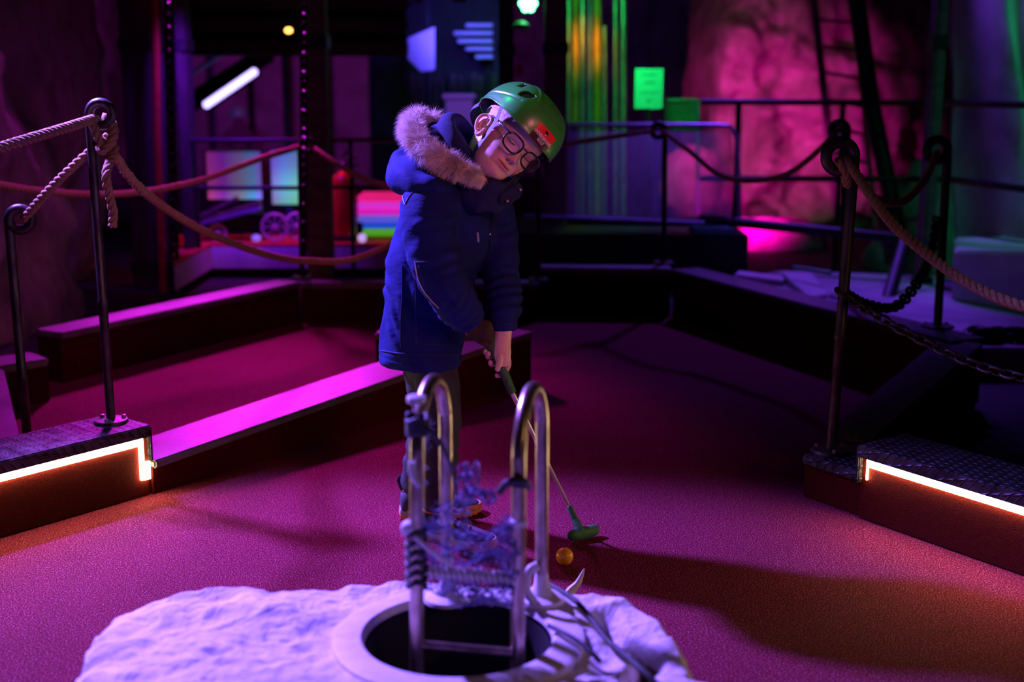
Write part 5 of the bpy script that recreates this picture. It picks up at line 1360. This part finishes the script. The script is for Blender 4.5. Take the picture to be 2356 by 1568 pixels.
# ---- jacket
t = NT('navy_cloth'); co = t.coord('Object'); nz = t.noise(co, 14, 4); fab = t.noise(co, 700, 2)
t.l(t.ramp(nz, [(.35, (.006, .012, .105)), (.65, (.009, .017, .14))]), t.b.inputs['Base Color']); t.set(Roughness=.85); t.b.inputs['Specular IOR Level'].default_value = .18
w1 = t.noise(t.coord('Object', (1, 1, 2.2), (.3, .4, 0)), 17, 3, .55, .08); b1 = t.bump(w1, .4, .010); t.bump(fab, .15, .0008, b1); M['jacket'] = t.m
M['jacket_dark'] = mat('navy_fleece', (.012, .018, .10), (.008, .012, .065), .95, scale=80, bump=.8, bdist=.003)
M['piping'] = mat('grey_piping', (.45, .45, .50), (.35, .35, .40), .5, scale=60, bump=0)
def ell(P, rads, seg=40, up=RX): return tube_vf(P, rads, seg, up=up)
# trunk rings: centre pixel, half width along the picture, depth half
tr_ = [(968, 838, 3.13, .1010, .106), (968, 822, 3.13, .1045, .112), (968, 805, 3.13, .1020, .110), (972, 780, 3.13, .1040, .110), (977, 730, 3.13, .1060, .108), (983, 680, 3.13, .1080, .110), (992, 620, 3.13, .1100, .112), (1008, 570, 3.12, .1130, .114), (1028, 520, 3.11, .1180, .116), (1044, 478, 3.10, .1180, .112), (1058, 450, 3.10, .104, .100), (1078, 425, 3.09, .082, .080), (1098, 412, 3.08, .064, .062)]
mb = MB(); mb.add(*tube_vf([W(a, b, c) for a, b, c, d, e in tr_], [(d, e) for a, b, c, d, e in tr_], 48, up=(1, 0, 0)))
def sleeve(pts, mb): mb.add(*tube_vf(spline([p for p, r in pts], 6), list(np.interp(np.arange((len(pts) - 1) * 6 + 1), np.arange(len(pts)) * 6, [r for p, r in pts])), 28))
SR = [(W(1030, 465, 3.06), .062), (W(992, 470, 3.01), .068), (W(985, 505, 2.985), .066), (W(990, 560, 2.965), .062), (W(1002, 615, 2.945), .061), (W(1022, 655, 2.935), .058), (W(1046, 692, 2.945), .050), (W(1070, 722, 2.962), .043), (W(1088, 742, 2.975), .038)]
SL = [(W(1110, 455, 3.16), .060), (W(1135, 490, 3.175), .055), (W(1146, 560, 3.155), .050), (W(1153, 630, 3.13), .0475), (W(1158, 680, 3.09), .043), (W(1157, 720, 3.06), .039), (W(1157, 750, 3.045), .036), (W(1157, 764, 3.042), .0345)]
sleeve(SR, mb); sleeve(SL, mb)
jk = remesh(mb.mesh(), .0045, 22, .5)
co_ = get_co(jk); no_ = get_no(jk)
# folds: rings around bent sleeves, sags down the flank
def seg_param(P, a, b):
    a, b = np.array(a), np.array(b); ab = b - a; t_ = np.clip(((P - a) @ ab) / (ab @ ab), 0, 1); d = np.linalg.norm(P - (a + t_[:, None] * ab), axis=1); return t_, d
disp = np.zeros(len(co_))
nzv = np.array([noise.noise(Vector(p) * 9) for p in co_]); nz2 = np.array([noise.noise(Vector(p) * 22 + Vector((5, 0, 0))) for p in co_])
for (a, b, amp, freq, off) in ((SR[2][0], SR[5][0], .0042, 5.5, 0), (SR[5][0], SR[8][0], .0036, 5, 1), (SL[1][0], SL[3][0], .003, 4, 2), (SL[3][0], SL[6][0], .0046, 5.5, 0)):
    t_, d = seg_param(co_, a, b); w = np.exp(-(np.maximum(0, d - .05) / .02) ** 2) * np.clip(np.minimum(t_, 1 - t_) * 8 + .15, 0, 1)
    lat = (co_ - np.array(a)) @ np.array([.7, .2, .6]); k = np.sin(2 * PI * (freq * t_ + 5 * lat + 1.1 * nzv) + off); disp += .75 * amp * w * np.sign(k) * np.abs(k) ** .8 * (.6 + .8 * nz2)
flank = np.exp(-((co_[:, 2] - .62) / .12) ** 2) * (co_[:, 0] < -.13); diag = (co_[:, 2] * 1.0 + co_[:, 0] * 1.3)
disp += .0045 * flank * np.sin(2 * PI * (diag * 11 + 1.4 * nzv)) * (.5 + nz2)
disp += .006 * nzv + .0024 * nz2
hemz = W(970, 812, 3.13).z; hem = np.abs(co_[:, 2] - hemz) < .006; disp -= .0022 * np.exp(-((co_[:, 2] - hemz) / .003) ** 2)
set_co(jk, co_ + no_ * disp[:, None]); smooth(jk)
jko = link('jacket', jk, M['jacket'], PW)
from mathutils.bvhtree import BVHTree
bvh = BVHTree.FromPolygons([v.co for v in jk.vertices], [tuple(p.vertices) for p in jk.polygons])
def cast(px, py, off=.001):                       # point of the jacket seen at a pixel
    d = ray(px, py); h = bvh.ray_cast(CAM_P, d.normalized())
    return h[0] + h[1] * off if h[0] is not None else None
def on_jacket(pix, n=10, off=.0008):
    P = spline([V(a, b, 0) for a, b in pix], n); return [q for q in (cast(p.x, p.y, off) for p in P) if q is not None]
def seam(name, pix, r, m, lab=None, off=.0008):
    P = on_jacket(pix, 10, off)
    if len(P) > 3:
        o = link(name, tube(P, r, 6), M[m], jko)
        if lab: o['label'] = lab
M['seam'] = mat('seam_thread', (.012, .02, .15), (.01, .015, .1), .8, bump=0)
seam('piping', [(955, 603), (962, 640), (975, 668), (992, 690), (1010, 708)], .0012, 'piping', 'grey reflective piping')
seam('piping', [(926, 437), (927, 455), (932, 469), (938, 455)], .0010, 'piping', 'grey reflective piping')
seam('seam', [(932, 470), (945, 448), (965, 430), (985, 420)], .0012, 'seam'); seam('seam', [(952, 603), (975, 602), (992, 602)], .0012, 'seam')
seam('seam', [(926, 610), (925, 680), (922, 740), (922, 800)], .0012, 'seam'); seam('pocket_edge', [(955, 640), (957, 700), (958, 760), (957, 790), (960, 790), (1000, 792), (1050, 794)], .0014, 'seam')
seam('hem_seam', [(876, 806), (920, 812), (980, 815), (1050, 815)], .0015, 'seam')
seam('cuff_seam', [(1062, 745), (1080, 742), (1098, 734)], .0012, 'seam'); seam('cuff_seam', [(1130, 735), (1155, 742), (1180, 745)], .0014, 'seam')
seam('zip', [(1136, 440), (1134, 470), (1130, 510), (1126, 560), (1112, 620), (1104, 650)], .0026, 'frame_navy', 'dark front zip')
P = on_jacket([(1098, 534), (1100, 556)], 6, .001)
if len(P) > 3: x_ = link('chest_tab', tube(P, [(.0026, .0009)] * len(P), 6, up=(1, 0, 0)), M['piping'], jko); x_['label'] = 'small grey reflective tab'
M['snap'] = mat('metal_snap', (.5, .48, .5), (.4, .38, .4), .25, .9, bump=0)
for a, b in ((1168, 462), (1126, 538), (1100, 630)):
    p = cast(a, b, .001)
    if p: link('snap', smooth(mesh(*ellipsoid_vf(p, (.0035, .002, .0035), nu=12, nv=8))), M['snap'], jko)
# collar
mb = MB()
cl = [W(1062, 418, 3.02), W(1100, 440, 2.985), W(1140, 445, 2.99), W(1172, 438, 3.03), W(1190, 418, 3.09), W(1180, 400, 3.17), W(1120, 390, 3.2), W(1070, 395, 3.12)]
ring = spline(cl, 8, closed=True); up_ = (HO - neck0).normalized()
v = []; f = []; n = len(ring); tiers = [(-.045, 1.04), (-.02, 1.03), (.0, 1.02), (.02, 1.03), (.03, 1.0), (.024, .93), (.0, .90), (-.04, .90)]
cen = sum(ring, V(0, 0, 0)) / n
for h_, k in tiers:
    for i, p in enumerate(ring): v.append(cen + (p - cen) * k + V(.25, 0, .97) * h_ + V(0, 0, .004 * math.sin(i * .55)))
for j in range(len(tiers)):
    j2 = (j + 1) % len(tiers)
    for i in range(n): f.append((j * n + i, j * n + (i + 1) % n, j2 * n + (i + 1) % n, j2 * n + i))
link('collar', recalc(mesh(v, f, True)), M['jacket_dark'], PW)
# lapel flap with snaps, right of the collar
fl = [W(1150, 445, 2.99), W(1195, 418, 3.03), W(1206, 434, 3.03), W(1198, 455, 3.02), W(1172, 470, 3.0), W(1150, 468, 2.98)]
me = mesh(fl + [p + V(-.004, .012, 0) for p in fl], [tuple(range(6)), tuple(reversed(range(6, 12)))] + [((i + 1) % 6, i, i + 6, (i + 1) % 6 + 6) for i in range(6)])
link('collar_flap', smooth(bevel(recalc(me), .003), 40), M['jacket_dark'], PW)
for a, b in ((1167, 462), (1197, 436)): link('snap', smooth(mesh(*ellipsoid_vf(W(a, b, 2.98 if a < 1180 else 3.018), (.0042, .003, .0042), nu=12, nv=8))), M['snap'], PW)
# ---- hood: outer bag, fleece lining, fur edge
mb = MB()
mb.add(*tube_vf(spline([W(1040, 432, 2.99), W(985, 428, 2.97), W(940, 418, 3.02), W(925, 398, 3.10), W(945, 370, 3.20), W(1000, 350, 3.26)], 6), list(np.interp(np.arange(31), [0, 8, 14, 22, 30], [.016, .030, .040, .042, .03])), 24))
mb.add(*ellipsoid_vf(W(975, 390, 3.08), (.068, .09, .050), nu=24, nv=16))
hd = remesh(mb.mesh(), .004, 22); a = get_co(hd); nn = get_no(hd); a += nn * np.array([[.005 * noise.noise(Vector(p) * 16) + .003 * math.sin(p[0] * 90 + p[2] * 60)] for p in a]); set_co(hd, a)
x_ = link('hood', hd, M['jacket'], PW)
mb = MB()
mb.add(*tube_vf(spline([W(1095, 375, 3.04), W(1062, 340, 3.03), W(1034, 300, 3.05), W(1030, 280, 3.10), W(1052, 282, 3.14), W(1085, 318, 3.15), W(1108, 350, 3.14)], 8), list(np.interp(np.arange(49), [0, 12, 24, 36, 48], [.014, .020, .021, .020, .014])), 20))
mb.add(*tube_vf(spline([W(1100, 385, 3.10), W(1060, 355, 3.12), W(1020, 320, 3.14), W(990, 310, 3.16)], 8), [.034] * 25, 20))
mb.add(*ellipsoid_vf(W(1010, 312, 3.10), (.030, .04, .028), nu=20, nv=14)); mb.add(*ellipsoid_vf(W(1040, 350, 3.10), (.045, .05, .040), nu=20, nv=14))
ln = remesh(mb.mesh(), .0035, 18); a = get_co(ln); nn = get_no(ln); a += nn * np.array([[.004 * noise.noise(Vector(p) * 24)] for p in a]); set_co(ln, a)
link('hood_lining', ln, M['jacket_dark'], PW)
M['fur'] = mat('faux_fur', (.92, .84, .80), (.70, .60, .55), .85, scale=60, bump=0)
fp = spline([W(1112, 418, 2.985), W(1085, 402, 2.985), W(1045, 382, 2.985), (W(1005, 362, 2.99)), W(972, 338, 3.01), W(950, 308, 3.05), W(945, 285, 3.11), W(965, 272, 3.18), W(1000, 275, 3.24)], 10)
nf = len(fp); fr = list(np.interp(np.arange(nf), [0, 12, 30, 50, 65, 80], [.009, .016, .020, .021, .018, .012]))
mb = MB(); mb.add(*tube_vf(fp, [r * .75 for r in fr], 14))
Pf, Tf, Nf = frames(fp)
for _ in range(20000):
    s = random.random() * (nf - 1.001); i = int(s); p = Pf[i].lerp(Pf[i + 1], s - i); a = random.uniform(0, 2 * PI); r = fr[i]
    d = (Nf[i] * math.cos(a) + Tf[i].cross(Nf[i]) * math.sin(a)); base = p + d * r * .7
    cl_ = noise.noise_vector(base * 42); dirn = (d * .9 + cl_ * 1.2 + V(-.25, -.05, -.30) + Vector((random.gauss(0, .22), random.gauss(0, .22), random.gauss(0, .22)))).normalized()
    L_ = random.uniform(.014, .032) * (.55 + .45 * min(1, i / 20)); c2 = noise.noise_vector(base * 42 + V(3, 3, 3)) * .9
    side = dirn.cross(Vector((random.gauss(0, 1), random.gauss(0, 1), random.gauss(0, 1)))).normalized() * .00055
    m_ = base + dirn * L_ * .55; e = m_ + (dirn + c2 + V(0, 0, -.25)).normalized() * L_ * .55
    mb.add([base - side, base + side, m_ + side * .7, m_ - side * .7, e], [(0, 1, 2, 3), (3, 2, 4)])
o = link('fur_trim', mb.mesh(True), M['fur'], PW); o['kind'] = 'stuff'; o['label'] = 'pale shaggy fur edging'
# ---- glove of the right hand
M['glove'] = mat('dark_glove', (.05, .025, .018), (.03, .015, .01), .9, scale=50, bump=.6, bdist=.002)
def qq(px, py, d=0.0): return W(px, py, 3.01) + cB * d
mb = MB(); mb.add(*tube_vf([qq(1080, 735), qq(1092, 752), qq(1103, 768), qq(1110, 782)], [(.026, .022), (.025, .022), (.022, .02), (.014, .014)], 18))
for pts, r in (([qq(1106, 742, .012), qq(1122, 745, .016), qq(1128, 757, .006), qq(1121, 768, -.008)], .0095), ([qq(1104, 756, .014), qq(1119, 760, .018), qq(1129, 770, .010), qq(1124, 780, -.004)], .0095), ([qq(1102, 770, .014), qq(1117, 774, .018), qq(1128, 783, .010), qq(1124, 792, -.002)], .009), ([qq(1100, 782, .008), qq(1113, 788, .014), qq(1122, 795, .010), qq(1122, 800, .0)], .008), ([qq(1098, 745, -.005), qq(1112, 756, -.016), qq(1124, 770, -.014)], .010)): finger(pts, r, mb)
link('glove', remesh(mb.mesh(), .0016, 3), M['glove'], PW)
# ---- trousers
M['trousers'] = mat('dark_trousers', (.028, .026, .045), (.018, .017, .032), .8, scale=20, bump=.5, bdist=.01, bscale=22)
mb = MB()
mb.add(*tube_vf([W(985, 780, 3.13), W(992, 830, 3.13), W(996, 862, 3.13)], [(.080, .076), (.076, .080), (.060, .07)], 32, up=(1, 0, 0)))
def leg(pts, mb): sleeve(pts, mb)
leg([(W(1003, 840, 3.10), .055), (W(1010, 900, 3.07), .056), (W(1014, 960, 3.04), .050), (W(1010, 1010, 3.02), .047), (W(1008, 1070, 3.03), .045), (W(1008, 1130, 3.04), .042), (W(1008, 1168, 3.045), .040)], mb)
leg([(W(975, 840, 3.18), .058), (W(985, 900, 3.20), .054), (W(988, 960, 3.22), .049), (W(975, 1020, 3.24), .044), (W(962, 1080, 3.265), .040), (W(955, 1125, 3.28), .037)], mb)
tro = remesh(mb.mesh(), .0045, 22); a = get_co(tro); nn = get_no(tro)
k = np.array([.006 * noise.noise(Vector((p[0] * 9, p[1] * 9, p[2] * 14))) + .0028 * math.sin(p[2] * 95 + 5 * noise.noise(Vector(p) * 12)) * (1 if p[2] < .33 else .35) for p in a]); set_co(tro, a + nn * k[:, None])
link('trousers', tro, M['trousers'], PW)
# ---- shoes
M['shoe_up'] = mat('grey_mesh_upper', (.05, .05, .075), (.025, .025, .045), .7, scale=60, bump=.6, bdist=.002)
M['shoe_mid'] = mat('pale_midsole', (.42, .38, .38), (.32, .28, .28), .6, scale=30, bump=.2)
M['shoe_sole'] = mat('orange_outsole', (.75, .20, .05), (.6, .14, .04), .55, scale=30, bump=.3)
M['lace'] = mat('orange_lace', (.85, .25, .04), (.7, .18, .03), .6, scale=60, bump=.2)
M['lace_y'] = mat('yellow_lace', (.55, .35, .05), (.4, .25, .04), .6, scale=60, bump=.2)
def shoe(heel, toe, ankle, label, lace):
    heel = Vector(heel); toe = Vector(toe); d = (toe - heel); L = d.length; d.normalize(); s = Vector((0, 0, 1)).cross(d).normalized(); z = Vector((0, 0, 1))
    def P(u, v_, h): return heel + d * (u * L) + s * v_ + z * h
    wtab = [(0, .022), (.06, .029), (.25, .031), (.45, .030), (.68, .039), (.85, .037), (.95, .026), (1.0, .012)]
    def wd(u): return np.interp(u, [a for a, b in wtab], [b for a, b in wtab])
    def loft(h0, h1, k0, k1, toe_up=.006, n=26, wav=0, seg=28):
        v = []; f = []; us = np.linspace(0.0, 1.0, n)
        out0 = []
        for side_ in (1, -1):
            for u in (us if side_ == 1 else us[::-1]): out0.append((u, side_ * wd(u)))
        m = len(out0)
        for hh, k in ((h0, k0), ((h0 * .5 + h1 * .5), (k0 + k1) / 2 * 1.02), (h1, k1)):
            for i, (u, w) in enumerate(out0):
                tu = toe_up * max(0, (u - .75) / .25) ** 2; uu = .5 + (u - .5) * (1 + (k - 1) * .35)
                v.append(P(uu, w * k, hh + tu + (wav * (i % 2) if hh == h0 else 0)))
        for r in range(2):
            for i in range(m): f.append((r * m + i, r * m + (i + 1) % m, (r + 1) * m + (i + 1) % m, (r + 1) * m + i))
        f.append(tuple(reversed(range(m)))); f.append(tuple(2 * m + i for i in range(m))); return smooth(recalc(mesh(v, f)), 50)
    t = link('shoe', None, None, PW) if False else None
    # upper: stacked sections along the foot
    mb = MB(); n = 22; rows = []
    ht = [(0, .062), (.10, .080), (.28, .086), (.36, .074), (.50, .058), (.65, .050), (.80, .045), (.93, .040), (1.0, .028)]
    for i in range(n + 1):
        u = .012 + .980 * i / n; h_ = np.interp(u, [a for a, b in ht], [b for a, b in ht]); w = wd(u) * .97; row = []
        for k in range(17):
            a = PI * k / 16; x = w * math.copysign(abs(math.cos(a)) ** .8, math.cos(a)); hh = .018 + (h_ - .018) * abs(math.sin(a)) ** .75
            row.append(P(u, x, hh))
        rows.append(row)
    v = [p for r in rows for p in r]; f = []
    for i in range(n):
        for k in range(16): f.append((i * 17 + k, i * 17 + k + 1, (i + 1) * 17 + k + 1, (i + 1) * 17 + k))
    f.append(tuple(range(17))); f.append(tuple(reversed([n * 17 + k for k in range(17)])))
    for i in range(n): f.append((i * 17, (i + 1) * 17, (i + 1) * 17 + 16, i * 17 + 16))
    mb.add(v, f); up_me = remesh(recalc(mb.mesh()), .0022, 4)
    sh = link('shoe', up_me, M['shoe_up'], PW); sh['label'] = label
    link('midsole', loft(.010, .026, 1.0, .97), M['shoe_mid'], sh); link('outsole', loft(.0, .011, .98, 1.02, wav=.004, n=30), M['shoe_sole'], sh)
    link('collar', tube(spline([P(.06, 0, .088), P(.14, .026, .084), P(.30, .028, .080), P(.40, .012, .078), P(.40, -.012, .078), P(.30, -.028, .080), P(.14, -.026, .084)], 6, closed=True), .0045, 10, closed=True), M['shoe_sole'], sh)
    link('heel_tab', tube(spline([P(.04, 0, .075), P(.0, 0, .100), P(.02, 0, .110), P(.055, 0, .092)], 6), [(.0018, .006)] * 19, 8, up=s), M['shoe_up'], sh)
    link('toe_cap', loft(.020, .028, 1.015, 1.0) if False else tube(spline([P(.80, .0385, .024), P(.93, .029, .024), P(1.005, 0, .024), P(.93, -.029, .024), P(.80, -.0385, .024)], 6), [(.0075, .0035)] * 25, 8, up=z), M['shoe_sole'], sh)
    for k in range(5):
        u = .42 + k * .062; h_ = np.interp(u, [a for a, b in ht], [b for a, b in ht]) + .002; w = .020
        link('lace', tube(spline([P(u, w, h_ - .010), P(u + .02, 0, h_ + .001), P(u + .045, -w, h_ - .012)], 5), .0020, 7), M[lace], sh)
    for sg in (1, -1): link('lace_loop', tube(spline([P(.42, 0, .074), P(.44, sg * .022, .082), P(.50, sg * .034, .066), P(.46, sg * .020, .068), P(.42, 0, .073)], 6), .0018, 7), M[lace], sh)
    link('side_stripe', tube(spline([P(.30, -.0325, .030), P(.45, -.0330, .036), P(.55, -.030, .047)], 6), [(.0025, .001)] * 13, 6, up=z), M['shoe_mid'], sh)
hR = G(955, 1228, 0); tR = G(1138, 1268, 0); hL_ = G(920, 1188, 0); tL = G(1106, 1178, 0)
shoe(hR, tR, anR, 'near shoe, grey with orange sole and laces', 'lace'); shoe(hL_, tL, anL, 'far shoe, grey with orange sole and yellow laces', 'lace_y')
for a_, nm_ in ((anR, 0), (anL, 1)):
    hh = (hR, hL_)[nm_]; tt = (tR, tL)[nm_]; c = hh.lerp(tt, .22)
    link('sock', tube([c + V(0, 0, .05), c + V(0, 0, .085), Vector((a_.x, a_.y, .14))], .028, 18), M['jacket_dark'], PW)

# ================================================================== FIGURE IN THE FAR OPENING
t = thing('person', 'distant dark figure in green helmet behind the railing under the deck', 'person', (W(550, 300, 17).x, 17, -.5))
cx = W(550, 300, 17).x
M['far_coat'] = mat('far_coat', (.12, .04, .05), (.06, .03, .05), .8, scale=6)
J = [V(cx, 17, .10), V(cx, 17, .45), V(cx, 17, .56), V(cx, 17, .66), V(cx - .15, 17, .42), V(cx - .22, 16.95, .20), V(cx - .14, 16.85, .05), V(cx + .15, 17, .42), V(cx + .24, 16.95, .20), V(cx + .18, 16.85, .05), V(cx - .08, 17, -.2), V(cx - .08, 17, -.46), V(cx + .08, 17, -.2), V(cx + .08, 17, -.46), V(cx - .08, 16.9, -.47), V(cx + .08, 16.9, -.47)]
E = [(0, 1), (1, 2), (2, 3), (1, 4), (4, 5), (5, 6), (1, 7), (7, 8), (8, 9), (0, 10), (10, 11), (0, 12), (12, 13), (11, 14), (13, 15)]
me = skin_body(J, E, [.14, .13, .05, .085, .08, .06, .04, .08, .06, .04, .075, .045, .075, .045, .035, .035]); smooth(me)
link('body', me, M['far_coat'], t)
me = lathe([(.118, .0), (.12, .05), (.10, .10), (.06, .125), (.01, .135)], 20, c=(cx, 17, .66)); link('helmet', me, M['bottle_green'], t)
